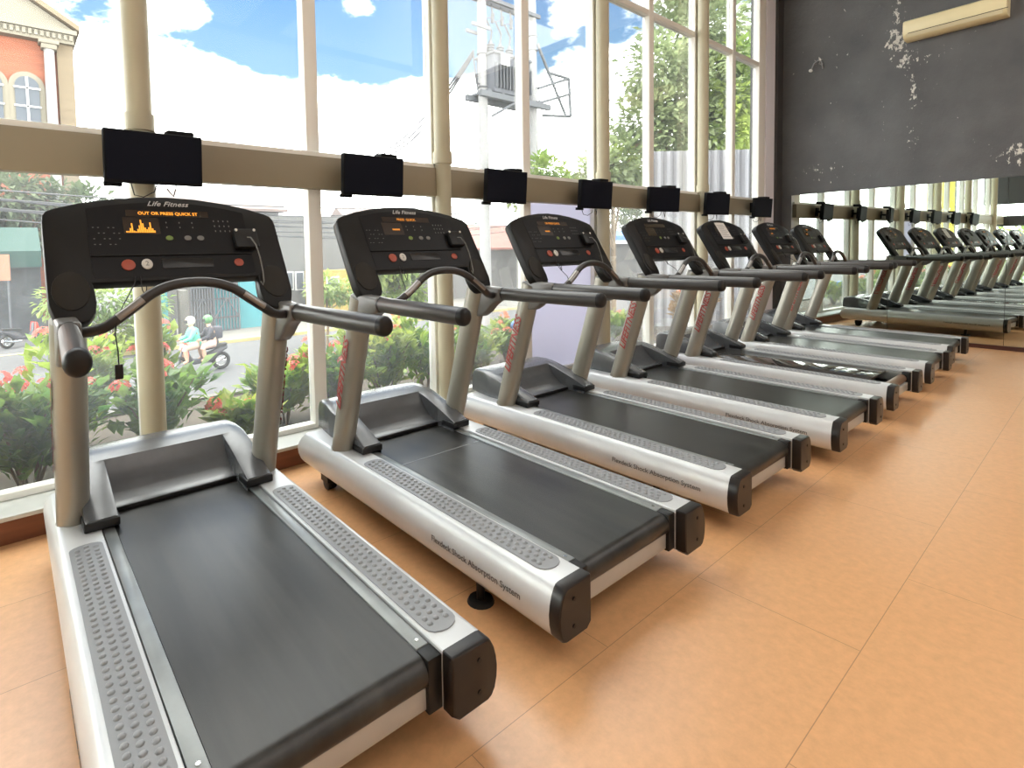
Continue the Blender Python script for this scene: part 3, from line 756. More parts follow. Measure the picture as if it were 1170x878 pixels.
def shrub(name, x, y, h, r, n, lm, label, nflow=5, size=.10, orange=False, group='flowering shrubs in the window bed', cat='shrub'):
    root = empty(name, (x, y, -.03)); tag(root, label, cat, group)
    st = MB(); tips = []
    for k in range(9):
        a = rs.uniform(0, 2 * pi); rr = r * rs.uniform(.2, .95); hh = h * rs.uniform(.62, 1.0)
        tip = Vector((rr * cos(a), rr * sin(a), hh)); mid = tip * .5 + Vector((0, 0, .06))
        st.tube([(0.03 * cos(a), .03 * sin(a), 0), mid, tip], [.010, .007, .004], 6); tips.append((mid, tip))
    st.build('stem', m_stem, root)
    def pf():
        m_, t = rs.choice(tips); k = rs.uniform(-.55, 1.0)
        p = m_.lerp(t, k) if k > 0 else m_ * (1 + k)
        p = p + Vector((rs.gauss(0, r * .20), rs.gauss(0, r * .20), rs.gauss(0, .035)))
        d = Vector((p.x, p.y, .15 + .25 * rs.random()))
        return p, d + Vector((rs.uniform(-.1, .1), rs.uniform(-.1, .1), 0)) * 2
    leaf_cloud(int(n * 2.4), pf, size * 1.15, rs, .3, .55).build('foliage', lm, root, smooth=False)
    for k in range(nflow + 2):
        m_, t = tips[k % len(tips)]
        f = bpy.data.objects.new('flower_head', rs.choice(fheads2 if orange else fheads)); COL.objects.link(f); f.parent = root
        f.location = t + Vector((rs.uniform(-.03, .03), rs.uniform(-.03, .03), .07)); f.scale = [rs.uniform(.85, 1.2)] * 3; f.rotation_euler = (rs.uniform(-.6, .3), rs.uniform(-.5, .5), rs.uniform(0, 6))
    return root
S = [(-.55, 4.25, .72, .38, 300, 0, 'broad flowering shrub at the outer end of the window bed', 5, 0),
     (.05, 3.95, .62, .36, 330, 2, 'dark flowering shrub with red heads close to the glass by the kerb corner', 6, 0),
     (.32, 4.55, .78, .36, 300, 0, 'tall shrub with a coral flower head behind the first treadmill post', 4, 0),
     (.72, 3.95, .58, .30, 280, 2, 'shrub with coral flowers seen under the safety clip', 5, 0),
     (.80, 4.30, .80, .17, 200, 0, 'tall shrub with a large red flower head beside the round post', 6, 0),
     (1.26, 3.85, .32, .22, 200, 1, 'low variegated shrub just behind the first motor hood', 3, 0),
     (1.68, 4.15, .50, .30, 300, 1, 'sunlit shrub with red tips between two treadmill posts', 5, 0),
     (2.12, 4.10, .62, .30, 280, 0, 'shrub with a red flower beside the white mullion', 4, 0),
     (2.62, 4.15, .72, .34, 320, 1, 'bright green shrub under the second treadmill grip', 4, 1),
     (3.15, 4.25, .70, .36, 320, 0, 'leafy shrub behind the second motor hood', 3, 1),
     (3.75, 4.20, .56, .30, 240, 1, 'shrub beside the second round post', 2, 1),
     (4.62, 4.55, .48, .28, 220, 1, 'shrub with a blue ball resting in it beside the frosted pane', 3, 1),
     (6.75, 4.6, .42, .34, 240, 1, 'low yellow-green shrub behind the third round post', 1, 1),
     (-1.5, 4.2, .7, .42, 260, 0, 'shrub beyond the end of the glazed wall', 4, 0)]
for (x, y, h, r, n, li, lb, nf, org) in S: shrub('flowering_shrub', x, y, h, r, n, m_leaf[li], lb, nf, orange=bool(org))
shrub('croton_bush', 7.95, 4.1, .66, .30, 300, m_leaf[3], 'orange and red leaved bush before the corrugated fence', 6, .11, True, None, 'bush')
bl = MB().ball((4.63, 4.42, .43), .075).build('blue_ball', mat('blue_plastic', (.10, .22, .6), .4)); tag(bl, 'blue ball caught among the shrub leaves outside the window', 'ball')

# corrugated fence outside the far end
fp = []
A, B_ = Vector((8.47, 5.1)), Vector((10.3, 3.62))
n = 60
top = []; bot = []
nrm = Vector((-(B_ - A).y, (B_ - A).x)).normalized()
fm = MB(); vs = []; fs = []
for k in range(n + 1):
    p = A.lerp(B_, k / n) + nrm * (.018 * (1 if k % 4 in (1, 2) else -1))
    vs += [(p.x, p.y, -.1), (p.x, p.y, 2.93)]
for k in range(n): fs.append((2 * k, 2 * k + 2, 2 * k + 3, 2 * k + 1))
fm.add(vs, fs)
tag(fm.build('corrugated_fence', mat('lilac_sheet_metal', (.62, .62, .67), .5), smooth=False), 'pale lilac corrugated metal fence outside the last windows', 'fence')

def tree(name, c, lobes, n, size, lm, trunk, label, cat='tree', group=None, seed=1):
    rg = random.Random(seed)
    root = empty(name, (c[0], c[1], ZG)); tag(root, label, cat, group)
    if trunk:
        t = MB(); z1 = c[2] - ZG
        t.tube([(0, 0, 0), (.1, .05, z1 * .5), (0, 0, z1)], [trunk, trunk * .8, trunk * .5], 10)
        for (dx, dy, dz, r) in lobes: t.tube([(0, 0, z1 * .6), (dx * .5, dy * .5, z1 + dz * .4 - .3), (dx, dy, z1 + dz)], [trunk * .4, trunk * .25, trunk * .1], 6)
        t.build('trunk', m_stem, root)
    def pf():
        dx, dy, dz, r = rg.choices(lobes, weights=[l[3] ** 2 for l in lobes])[0]
        v = Vector((rg.gauss(0, 1), rg.gauss(0, 1), rg.gauss(0, 1))).normalized() * (r * rg.uniform(.35, 1.0))
        return Vector((dx, dy, c[2] - ZG + dz)) + Vector((v.x, v.y, v.z * .75)), v + Vector((0, 0, -.2))
    leaf_cloud(n, pf, size, rg, .5, .5).build('foliage', lm, root, smooth=False)
    return root
m_tree1 = leaf_mat('tree_leaf', (.12, .16, .07), (.32, .37, .19), .5, .8)
m_tree2 = leaf_mat('tree_leaf_bright', (.16, .28, .05), (.46, .55, .14), .5, .8)
m_tree3 = leaf_mat('tree_leaf_dull', (.10, .16, .07), (.28, .34, .18), .45, .5)
tp_ = W(790, 110, 8.5)
tree('broad_tree', (tp_.x, tp_.y, tp_.z), [(0, 0, 0, 1.9), (1.6, .3, 1.0, 1.6), (.4, .2, 2.0, 1.6), (-1.5, .5, -1.0, 1.4), (2.4, 0, -.6, 1.4), (-.6, -.2, -1.3, 1.4), (-2.6, .6, -2.2, 1.2), (-3.6, .8, -2.6, .9), (1.2, .4, -1.8, 1.4), (2.2, .3, 2.6, 1.3), (-1.4, .2, .6, 1.3), (.2, 0, 3.4, 1.3), (3.4, .2, 1.4, 1.5)], 13000, .27, m_tree1, .22,
     'tall spreading tree beyond the last windows and the fence', seed=3)
tp_ = W(700, 195, 9.5)
tree('young_tree', (tp_.x, tp_.y, tp_.z), [(0, 0, 0, .9), (.9, 0, -.3, .8), (-.8, .1, -.5, .7), (-1.8, .3, -.7, .6), (-2.7, .3, -.3, .7), (-3.3, .3, -.8, .6)], 3900, .22, m_tree2, .1, 'lighter green tree below the tall spreading tree', seed=4)
tp_ = W(835, 120, 7.4)
tree('sunlit_tree', (tp_.x, tp_.y, tp_.z), [(0, 0, 0, 1.0), (.3, 0, 1.3, .8), (-.3, 0, -1.0, .8)], 2400, .27, m_tree2, .1, 'sunlit yellow-green tree standing before the tall spreading tree', seed=5)
tp_ = W(20, 256, 37)
tree('street_tree', (tp_.x, tp_.y, tp_.z), [(0, 0, 0, 2.2), (3.0, 0, -.3, 1.8), (-3, 0, .2, 2.2), (1.6, 0, 1.2, 1.6)], 2200, .55, m_tree3, .2, 'pale green street tree behind the teal awning', seed=6)
tp_ = W(15, 226, 36)
tree('garden_tree', (tp_.x, tp_.y, tp_.z), [(0, 0, 0, 2.0), (3.0, 0, -.4, 1.6), (-3, 0, .2, 2.0)], 1500, .6, m_tree3, .2, 'tree crown showing above the red tiled roofs', seed=7)
tp_ = W(455, 300, 16)
tree('roadside_tree', (tp_.x, tp_.y, tp_.z), [(0, 0, 0, 1.0), (.9, 0, .5, .9), (-.9, .1, -.3, .8), (.3, 0, -1.0, .9)], 2600, .28, m_tree2, .09, 'light green roadside tree seen under the second console', seed=8)
tp_ = W(722, 250, 34)
tree('distant_tree', (tp_.x, tp_.y, tp_.z), [(0, 0, 0, 1.8), (2, 0, -.4, 1.6), (-1.8, 0, .4, 1.5), (0, 0, 1.4, 1.4)], 1600, .45, m_tree3, .15, 'grey-green tree behind the blue awning', seed=9)
tp_ = W(372, 330, 19)
tree('verge_bush', (tp_.x, tp_.y, tp_.z), [(0, 0, 0, .8), (.9, 0, -.2, .7), (2.0, 0, -.2, .7)], 900, .25, m_tree2, .06, 'yellow-green bush on the verge before the yellow house', 'bush', seed=10)
tp_ = W(125, 345, 23)
tree('roadside_hedge', (tp_.x, tp_.y, tp_.z), [(0, 0, 0, 1.0), (1.2, 0, -.3, .9), (-1.2, 0, .1, 1.0), (0, 0, -1.2, 1.0), (1.0, 0, -1.3, .9), (-1.2, 0, -1.2, .9)], 2600, .26, m_tree2, .06, 'leafy hedge on the far roadside between the stall and the white wall', 'hedge', seed=14)
# greenery outside the left window (seen in the mirror)
tree('hedge_tree', (-5.2, 2.4, .6), [(0, 0, 0, 1.3), (0, 1.2, .2, 1.2), (0, -1.2, .1, 1.2), (0, .3, -1.4, 1.3)], 1500, .28, m_tree2, .1, 'bright green tree outside the end window, seen in the mirror', seed=12)

# ------------------------------------------------------------------ utility poles and transformer
m_conc = mat('pale_concrete', (.52, .51, .50), .8, 0, .08, 3)
m_steel = mat('weathered_steel', (.10, .105, .115), .7, 0, .1, 6)
m_cable = mat('cable_black', (.05, .05, .055), .6)
YPO = 11.0
pa, pb_ = W(552, 120, YPO), W(609, 120, YPO)
def pole(name, x, label):
    r = empty(name, (x, YPO, ZG)); tag(r, label, 'utility pole', 'concrete utility poles outside')
    MB().tube([(0, 0, 0), (0, 0, 12.5)], [.165, .105], 16).build('shaft', m_conc, r, angle=50)
    return r
A_ = pole('utility_pole', pa.x, 'concrete utility pole on the transformer\'s near side, with steel crossarms at its top')
B2 = pole('utility_pole', pb_.x, 'concrete utility pole with an empty steel bracket frame beside the transformer')
zt0 = W(555, 3, YPO).z - ZG
ca = MB()
for dy in (-.12, .12): ca.box(-.35, 2.2, dy - .04, dy + .04, zt0 + .02, zt0 + .12)
ca.build('crossarm', m_steel, A_)
zi = W(540, 30, YPO).z - ZG
MB().box(-.5, .15, -.18, -.12, zi - .04, zi + .04).box(-.45, .1, .10, .16, zi - .12, zi - .04).build('side_arm', m_steel, A_)
for k in range(2):
    z = W(555, 63 + 38 * k, YPO).z - ZG
    MB().torus((0, 0, z), (0, 0, 1), .14, .02, 16, 6).build('clamp_band', m_steel, A_)
for k in range(2):
    z = W(608, 42 + 16 * k, YPO).z - ZG
    MB().torus((0, 0, z), (0, 0, 1), .14, .02, 16, 6).build('clamp_band', m_steel, B2)
f0, f1, f2, f3 = [W(u, v, YPO - .2) - Vector((pb_.x, YPO, ZG)) for u, v in ((626, 83), (650, 90), (652, 133), (613, 118))]
f4 = W(615, 101, YPO - .2) - Vector((pb_.x, YPO, ZG)); f5 = W(650, 108, YPO - .2) - Vector((pb_.x, YPO, ZG)); f6 = W(614, 50, YPO - .2) - Vector((pb_.x, YPO, ZG)); f7 = W(647, 134, YPO - .2) - Vector((pb_.x, YPO, ZG)); f8 = W(620, 132, YPO - .2) - Vector((pb_.x, YPO, ZG))
br = MB()
for a, b in ((f0, f1), (f1, f2), (f4, f1), (W(615, 118, YPO - .2) - Vector((pb_.x, YPO, ZG)), f5), (f6, f7), (f8, f2)): br.tube([a, b], .045, 6)
br.build('bracket_frame', m_steel, B2)
# transformer
t0 = W(570, 100, YPO)
tf = empty('transformer', (t0.x, YPO - .05, ZG)); tag(tf, 'grey pole-mounted transformer on its steel platform between the two utility poles', 'transformer')
zb = W(570, 118, YPO).z - ZG; zt = W(570, 70, YPO).z - ZG
xl = W(553, 95, YPO).x - t0.x; xr = W(590, 95, YPO).x - t0.x + .15
MB().box(xl, xr, -.35, .35, zb + .15, zt).build('tank', mat('transformer_paint', (.085, .09, .105), .6), tf, bevel=.02)
MB().box(xl - .03, xr + .03, -.40, .40, zt, zt + .06).build('lid', m_steel, tf, bevel=.01)
fn = MB()
for k in range(12):
    x = xl + .05 + (xr - xl - .1) * k / 11; fn.box(x - .012, x + .012, -.44, -.35, zb + .25, zt - .25)
fn.build('cooling_fin', m_steel, tf)
for k in range(3):
    x = xl + .22 + k * .36
    bsh = MB().cyl((x, 0, zt + .06), (x, 0, zt + .46), .07, .05, 10)
    for q in range(4): bsh.cyl((x, 0, zt + .12 + .07 * q), (x, 0, zt + .15 + .07 * q), .115, seg=12)
    bsh.build('bushing', m_steel, tf)
MB().box(xl + .16, xl + .48, -.46, -.45, zt - .30, zt - .02).build('rating_plate', m_whitep, tf)
pl = MB()
za = zb
for dy in (-.28, .28): pl.box(pa.x - t0.x - .4, pb_.x - t0.x + .35, dy - .06, dy + .06, za - .02, za + .13)
for k in range(5): x = pa.x - t0.x - .1 + k * .5; pl.box(x - .05, x + .05, -.34, .34, za + .13, za + .19)
pl.tube([(pa.x - t0.x, -.3, za - .5), (pa.x - t0.x + .9, -.3, za - .02)], .04, 6)
pl.build('platform', m_steel, tf)
jl = MB()
for k in range(3):
    x = xl + .22 + k * .36; jl.tube([(x, 0, zt + .42), (x + .10, .05, zt + .75), (x - .12, .05, zt + 1.05), (x + .1, 0, zt0 - .35), (x + .05, 0, zt0)], .028, 6)
    jl.cyl((x + .08, 0, zt0 - .5), (x + .1, 0, zt0 - .25), .05, seg=8)
jl.build('jumper_wire', m_cable, tf)

def cable(u0, v0, Y0, u1, v1, Y1, sag, r, label, nstr=1, sp=.1, name='power_cable', grp=None):
    a, b = W(u0, v0, Y0), W(u1, v1, Y1); mb = MB()
    for q in range(nstr):
        off = Vector((0, 0, -sp * q))
        mb.tube([a.lerp(b, k / 14) + off + Vector((0, 0, -(sag * (1 + .25 * q)) * 4 * (k / 14) * (1 - k / 14))) for k in range(15)], r, 5)
    o = mb.build(name, m_cable); tag(o, label, 'cable', grp); return o
cable(541, 58, 11, 430, 176, 22, .5, .030, 'thick cable bundle slanting down from the pole with crossarms', 3, .05, 'cable_bundle')
cable(541, 60, 11, 548, 95, 10.9, .3, .018, 'cable loop hanging beside the pole with crossarms', 2, .06, 'drop_cable')
cable(652, 132, 11, 700, 112, 9, .15, .02, 'cable running from the bracket frame into the tree', 1)
for k, (v0, v1, sg, lb) in enumerate([(205, 226, .6, 'uppermost slack power cable over the road'), (212, 232, .9, 'second slack power cable over the road'), (219, 236, .5, 'third slack power cable over the road'), (228, 243, .7, 'lowest slack power cable over the road'), (208, 250, .8, 'power cable crossing the other cables over the road')]):
    cable(-150, v0, 16, 640, v1, 20, sg, .018, lb, 2, .16, 'power_cable', 'power cables over the road')

# ------------------------------------------------------------------ far buildings
m_cream = mat('cream_stone', (.72, .64, .48), .8, 0, .06, 1.5)
m_tan = mat('tan_stone', (.62, .47, .29), .8, 0, .10, 1.2, stretch=(.3, .3, 2.2))
m_brick = mat('red_brick', (.52, .17, .085), .8, 0, .14, 2.2, stretch=(.3, .3, 2.5))
m_pane = mat('window_pane', (.085, .095, .11), .45, spec=.3)
m_roofg = mat('grey_roof', (.42, .42, .42), .6)
YC = 40.
ch_ = empty('church_building', (0, YC, ZG)); tag(ch_, 'red brick building with cream pediment, white column and arched windows', 'building')
O = Vector((0, YC, ZG))
def wz(u, v): return (W(u, v, YC) - O)
fz0, fz1 = wz(82, 53).z, wz(82, 38).z
xr_ = wz(85, 90).x
x_pil = wz(67, 100).x
MB().box(-9.5, x_pil, .3, 10, 0, fz0).build('brick_wall', m_brick, ch_, smooth=False)
MB().box(x_pil, xr_, 0, 10, 0, fz0).build('corner_pier', m_tan, ch_, smooth=False)
fr = MB().box(-9.5, xr_ + .05, -.3, 10, fz0, fz1 - .25)
for k in range(46): fr.box(xr_ - .02 - k * .28 - .16, xr_ - .02 - k * .28, -.42, -.3, fz0 + .18, fz1 - .3)
fr.box(-9.5, xr_ + .2, -.5, 10, fz1 - .25, fz1)
fr.build('frieze', m_cream, ch_, smooth=False)
xc = (xr_ - 9.5) / 2; pk = fz1 + (xr_ - xc) * .62
MB().prism([(xr_ + .2, fz1), (xc, pk), (-9.7, fz1)], 'y', -.2, 10).build('pediment', m_cream, ch_, smooth=False)
ed = MB()
ed.prism([(xr_ + .35, fz1), (xr_ + .35, fz1 + .3), (xc, pk + .42), (xc, pk + .02)], 'y', -.55, 10); ed.build('roof_edge', m_tan, ch_, smooth=False)
xcol = wz(58, 100).x; col = MB().tube([(xcol, -.15, 0), (xcol, -.15, fz0 - .5)], [.30, .26], 18)
col.build('column', mat('white_column', (.85, .83, .80), .6), ch_, angle=50)
MB().box(xcol - .5, xcol + .5, -.5, .3, fz0 - .22, fz0).box(xcol - .38, xcol + .38, -.45, .2, fz0 - .5, fz0 - .22).build('capital', m_cream, ch_, bevel=.04)
for k, (ul, ur) in enumerate(((17, 48), (-28, 6))):
    xa, xb = wz(ul, 130).x, wz(ur, 130).x; cx = (xa + xb) / 2; R = (xb - xa) / 2; zc = wz(33, 86).z - R
    zs = zc - 3.2
    def arch(rr, z0): return [(cx + rr, z0)] + [(cx + rr * cos(pi * q / 12), zc + rr * sin(pi * q / 12)) for q in range(13)] + [(cx - rr, z0)]
    wf = MB().prism(arch(R + .22, zs), 'y', .12, .32).build('arched_window', m_cream, ch_)
    MB().prism(arch(R - .06, zs), 'y', .06, .14).build('pane', m_pane, wf)
    g = MB().box(cx - .06, cx + .06, .0, .08, zs, zc + R - .1)
    for z in (zc - .1, zc - 1.15, zc - 2.2): g.box(cx - R, cx + R, .0, .08, z - .05, z + .05)
    g.build('glazing_bar', m_whitep, wf)
rc = wz(15, 2); MB().ball((rc.x, 6, rc.z + 1.0), 3.4, 3.4, .55, 28, 8).cyl((rc.x, 6, rc.z - 3), (rc.x, 6, rc.z + .8), 2.2, seg=24).build('round_turret_roof', m_roofg, ch_, angle=50)

def house(name, label, Y, u0, u1, vtop, vbot, wall, roof=None, rv=0, wins=(), cat='house', depth=5., door=None, roofmat=None, peak=None):
    a, b = W(u0, vtop, Y), W(u1, vtop, Y); zt_ = (a.z + b.z) / 2
    r = empty(name, ((a.x + b.x) / 2, Y, ZG)); tag(r, label, cat)
    hw = (b.x - a.x) / 2
    MB().box(-hw, hw, 0, depth, 0, zt_ - ZG).build('wall', wall, r, smooth=False)
    if roof:
        zz = zt_ - ZG
        MB().prism([(-.6, zz - .05), (-.6, zz + .1), (depth / 2, zz + rv), (depth + .6, zz)], 'x', -hw - .4, hw + .4).build('roof', roof, r, smooth=False)
    for (wu0, wv0, wu1, wv1, mt) in wins:
        p, q = W(wu0, wv0, Y), W(wu1, wv1, Y); cx0 = (a.x + b.x) / 2
        f = MB().box(p.x - cx0 - .08, q.x - cx0 + .08, -.06, .05, q.z - ZG - .08, p.z - ZG + .08).build('window', m_whitep, r, smooth=False)
        MB().box(p.x - cx0, q.x - cx0, -.09, -.05, q.z - ZG, p.z - ZG).build('pane', mt, f, smooth=False)
    return r
m_wpale = mat('pale_plaster', (.80, .76, .72), .8, 0, .05, 1)
m_gwall = mat('grey_plaster', (.47, .46, .44), .8, 0, .08, 1.2)
m_ywall = mat('yellow_plaster', (.78, .56, .14), .8, 0, .05, 1)
m_rroof = mat('red_tiles', (.50, .21, .16), .7, 0, .12, 2)
m_proof = mat('pink_roof', (.68, .50, .45), .7, 0, .1, 1)
m_teal = mat('teal_canvas', (.05, .20, .16), .7)
m_turq = mat('turquoise_paint', (.10, .52, .58), .5, 0, .06, 2)
m_blue = mat('blue_canvas', (.10, .25, .65), .6)
m_cloth = mat('dark_clothes', (.03, .03, .04), .8)
house('terrace_house', 'pale plastered house with a long pink roof behind the gate', 34, 175, 318, 240, 330, m_wpale, m_proof, 1.4, [(185, 246, 205, 262, m_pane), (232, 246, 252, 262, m_pane), (282, 246, 300, 262, m_pane)])
house('grey_house', 'tall blank grey plastered wall beside the yellow house', 29, 318, 408, 247, 330, m_gwall, None, 0, [(328, 312, 334, 330, m_pane), (338, 312, 346, 330, m_pane)], depth=4.)
house('yellow_house', 'yellow house front with a white framed window', 27, 362, 408, 309, 360, m_ywall, None, 0, [(374, 318, 386, 332, m_pane)], depth=1.5)
house('red_roof_house', 'house with a steep faded red roof behind the utility poles', 30, 505, 605, 285, 330, m_wpale, m_rroof, 2.0)
house('pale_house', 'long pale house beyond the red roofed one', 36, 408, 505, 268, 330, m_wpale, m_proof, 2.2, [(425, 280, 440, 296, m_pane), (465, 284, 480, 298, m_pane)])
house('roof_block', 'low house with red tiles behind the street tree', 46, -60, 50, 246, 300, m_wpale, m_rroof, .9)
house('far_shop', 'white walled shop under the blue awning', 26, 655, 760, 268, 320, m_wpale, None, 0)
aw = empty('blue_awning', W(712, 268, 25.2)); tag(aw, 'bright blue awning on the shop beyond the third round post', 'awning')
MB().prism([(-.9, -.55), (-.9, -.15), (.8, .35), (.8, .25)], 'x', -5, 7).build('canopy', m_blue, aw, smooth=False)
MB().box(-5, 7, -.92, -.88, -.75, -.5).build('valance', m_whitep, aw, smooth=False)
m_ban = mat('yellow_banner_cloth', (.60, .50, .04), .6)
for yy, lb in ((6.75, 'tall yellow banner outside the end of the building, seen in the mirror'), (7.25, 'second tall yellow banner farther into the street, seen in the mirror')):
    r_ = empty('street_banner', (-12, yy, ZG)); tag(r_, lb, 'banner')
    MB().cyl((0, 0, 0), (0, 0, 7), .03, seg=8).build('pole', m_steel, r_); MB().box(-.01, .01, .03, .45, 1.0, 6.9).build('cloth', m_ban, r_, smooth=False)
# gate house
YG = 25.6
def gx(u): return W(u, 340, YG).x
zt_g = W(255, 320, YG).z
gw = empty('garden_wall', (0, YG, ZG)); tag(gw, 'white and turquoise street wall with a stone pillar beside the gate', 'wall')
MB().box(gx(150), gx(200), 0, .3, 0, zt_g - ZG + .3).build('white_wall', m_wpale, gw, smooth=False)
MB().box(gx(181), gx(191), -.05, .0, 0, zt_g - ZG).build('turquoise_panel', m_turq, gw, smooth=False)
MB().box(gx(204), gx(214), -.25, .35, 0, zt_g - ZG - .35).build('stone_pillar', m_walk, gw, bevel=.05)
MB().box(gx(275), gx(325), 0.1, .3, 0, zt_g - ZG + .1).build('turquoise_wall', m_turq, gw, smooth=False)
gt = empty('metal_gate', (0, YG - .2, ZG)); tag(gt, 'double metal gate, one leaf backed with turquoise sheet', 'gate')
for nm, ua, ub, bk in (('gate_leaf', 217, 242, m_wpale), ('gate_leaf', 243, 271, m_turq)):
    x0, x1 = gx(ua), gx(ub); h = zt_g - ZG - .3; g = MB()
    for k in range(9): x = x0 + (x1 - x0) * k / 8; g.box(x - .025, x + .025, -.03, .03, .15, h)
    for z in (.15, h * .35, h * .75, h): g.box(x0, x1, -.03, .03, z - .03, z + .03)
    g.tube([(x0, -.03, h * .35), ((x0 + x1) / 2, -.03, h * .75), (x1, -.03, h * .35)], .03, 6)
    lf = g.build(nm, m_steel, gt, smooth=False)
    MB().box(x0, x1, .04, .06, .12, h).build('backing_sheet', bk, lf, smooth=False)
# stall at the far left
st_ = empty('street_stall', (0, 31, ZG)); tag(st_, 'dark street stall under a long teal awning', 'stall')
sx0, sx1 = W(-120, 300, 31).x, W(46, 300, 31).x; sz = W(20, 290, 31).z - ZG
MB().box(sx0, sx1, .2, 3, 0, sz).build('stall_body', mat('stall_dark', (.05, .055, .06), .7, 0, .4, 1.5), st_, smooth=False)
MB().prism([(-1.2, sz - .1), (-1.2, sz + .1), (.6, sz + 1.2), (.6, sz + 1.0)], 'x', sx0, sx1).build('awning', m_teal, st_, smooth=False)
MB().box(sx0, sx1, -1.25, -1.2, sz - .6, sz).build('valance', m_teal, st_, smooth=False)
ps = MB().box(W(-20, 300, 29.5).x, W(11, 300, 29.5).x, 29.45, 29.5, W(0, 321, 29.5).z, W(0, 291, 29.5).z).build('orange_poster', mat('orange_print', (.62, .26, .16), .6), smooth=False); tag(ps, 'plain orange poster board on posts before the teal stall', 'poster')

for u in (-15, 8): MB().cyl((W(u, 300, 29.5).x, 29.53, ZG), (W(u, 300, 29.5).x, 29.53, W(0, 291, 29.5).z), .04, seg=8).build('support_post', m_steel, ps)
# parked scooter at the stall, motorbike with two riders on the road
m_tyre = mat('tyre', (.02, .02, .02), .7)
m_bikered = mat('red_bodywork', (.55, .05, .03), .35)
m_biketail = mat('dark_bodywork', (.06, .06, .07), .35)
def make_bike(name, loc, rz, label):
    r = empty(name, loc, rz); tag(r, label, 'motorbike')
    for nm, x in (('front_wheel', .62), ('rear_wheel', -.60)):
        w = MB().torus((x, 0, .28), (0, 1, 0), .225, .055, 22, 8).build(nm, m_tyre, r, angle=60)
        h = MB().torus((x, 0, .28), (0, 1, 0), .165, .012, 18, 6).cyl((x, -.05, .28), (x, .05, .28), .05, seg=12)
        for k in range(6): a = pi * k / 3; h.tube([(x, 0, .28), (x + .165 * cos(a), 0, .28 + .165 * sin(a))], .008, 5)
        h.build('rim', m_chrome, w)
    body = [(.42, .35), (.50, .70), (.44, .92), (.36, .92), (.33, .62), (.22, .42), (-.05, .40), (-.15, .55), (-.55, .72), (-.80, .74), (-.78, .64), (-.5, .50), (-.3, .30), (.2, .26)]
    MB().prism(body, 'y', -.10, .10).build('bodywork', m_biketail, r, bevel=.03)
    MB().prism([(.38, .40), (.52, .72), (.46, .95), (.40, .95), (.36, .60)], 'y', -.20, .20).build('leg_shield', m_bikered, r, bevel=.03)
    MB().prism([(-.05, .70), (-.10, .76), (-.45, .80), (-.78, .82), (-.76, .74), (-.2, .66)], 'y', -.12, .12).build('seat', m_tyre, r, bevel=.02)
    MB().tube([(.40, -.30, 1.0), (.43, -.12, .98), (.44, 0, .95), (.43, .12, .98), (.40, .30, 1.0)], .016, 8).build('handlebar', m_tyre, r)
    MB().tube([(.46, 0, .9), (.62, 0, .28)], .03, 8).build('fork', m_steel, r)
    MB().tube([(-.15, -.14, .25), (-.5, -.15, .26), (-.85, -.16, .34)], [.03, .05, .055], 10).build('exhaust', m_chrome, r)
    MB().ball((.50, 0, .86), .07, .09, .07).build('headlamp', m_whitep, r)
    return r
def body_mesh(name, joints, edges, radii, m):
    me = bpy.data.meshes.new(name); me.from_pydata([tuple(j) for j in joints], edges, [])
    o = bpy.data.objects.new(name, me); COL.objects.link(o)
    sk = o.modifiers.new('skin', 'SKIN')
    for i, r_ in enumerate(radii): me.skin_vertices[0].data[i].radius = (r_, r_)
    me.skin_vertices[0].data[0].use_root = True
    ss = o.modifiers.new('sub', 'SUBSURF'); ss.levels = 2; ss.render_levels = 2
    dg = bpy.context.evaluated_depsgraph_get(); dg.update()
    m2 = bpy.data.meshes.new_from_object(o.evaluated_get(dg)); bpy.data.objects.remove(o)
    m2.materials.clear(); m2.materials.append(m); m2.polygons.foreach_set('use_smooth', [True] * len(m2.polygons))
    return m2
m_skin = mat('skin', (.50, .30, .20), .6)
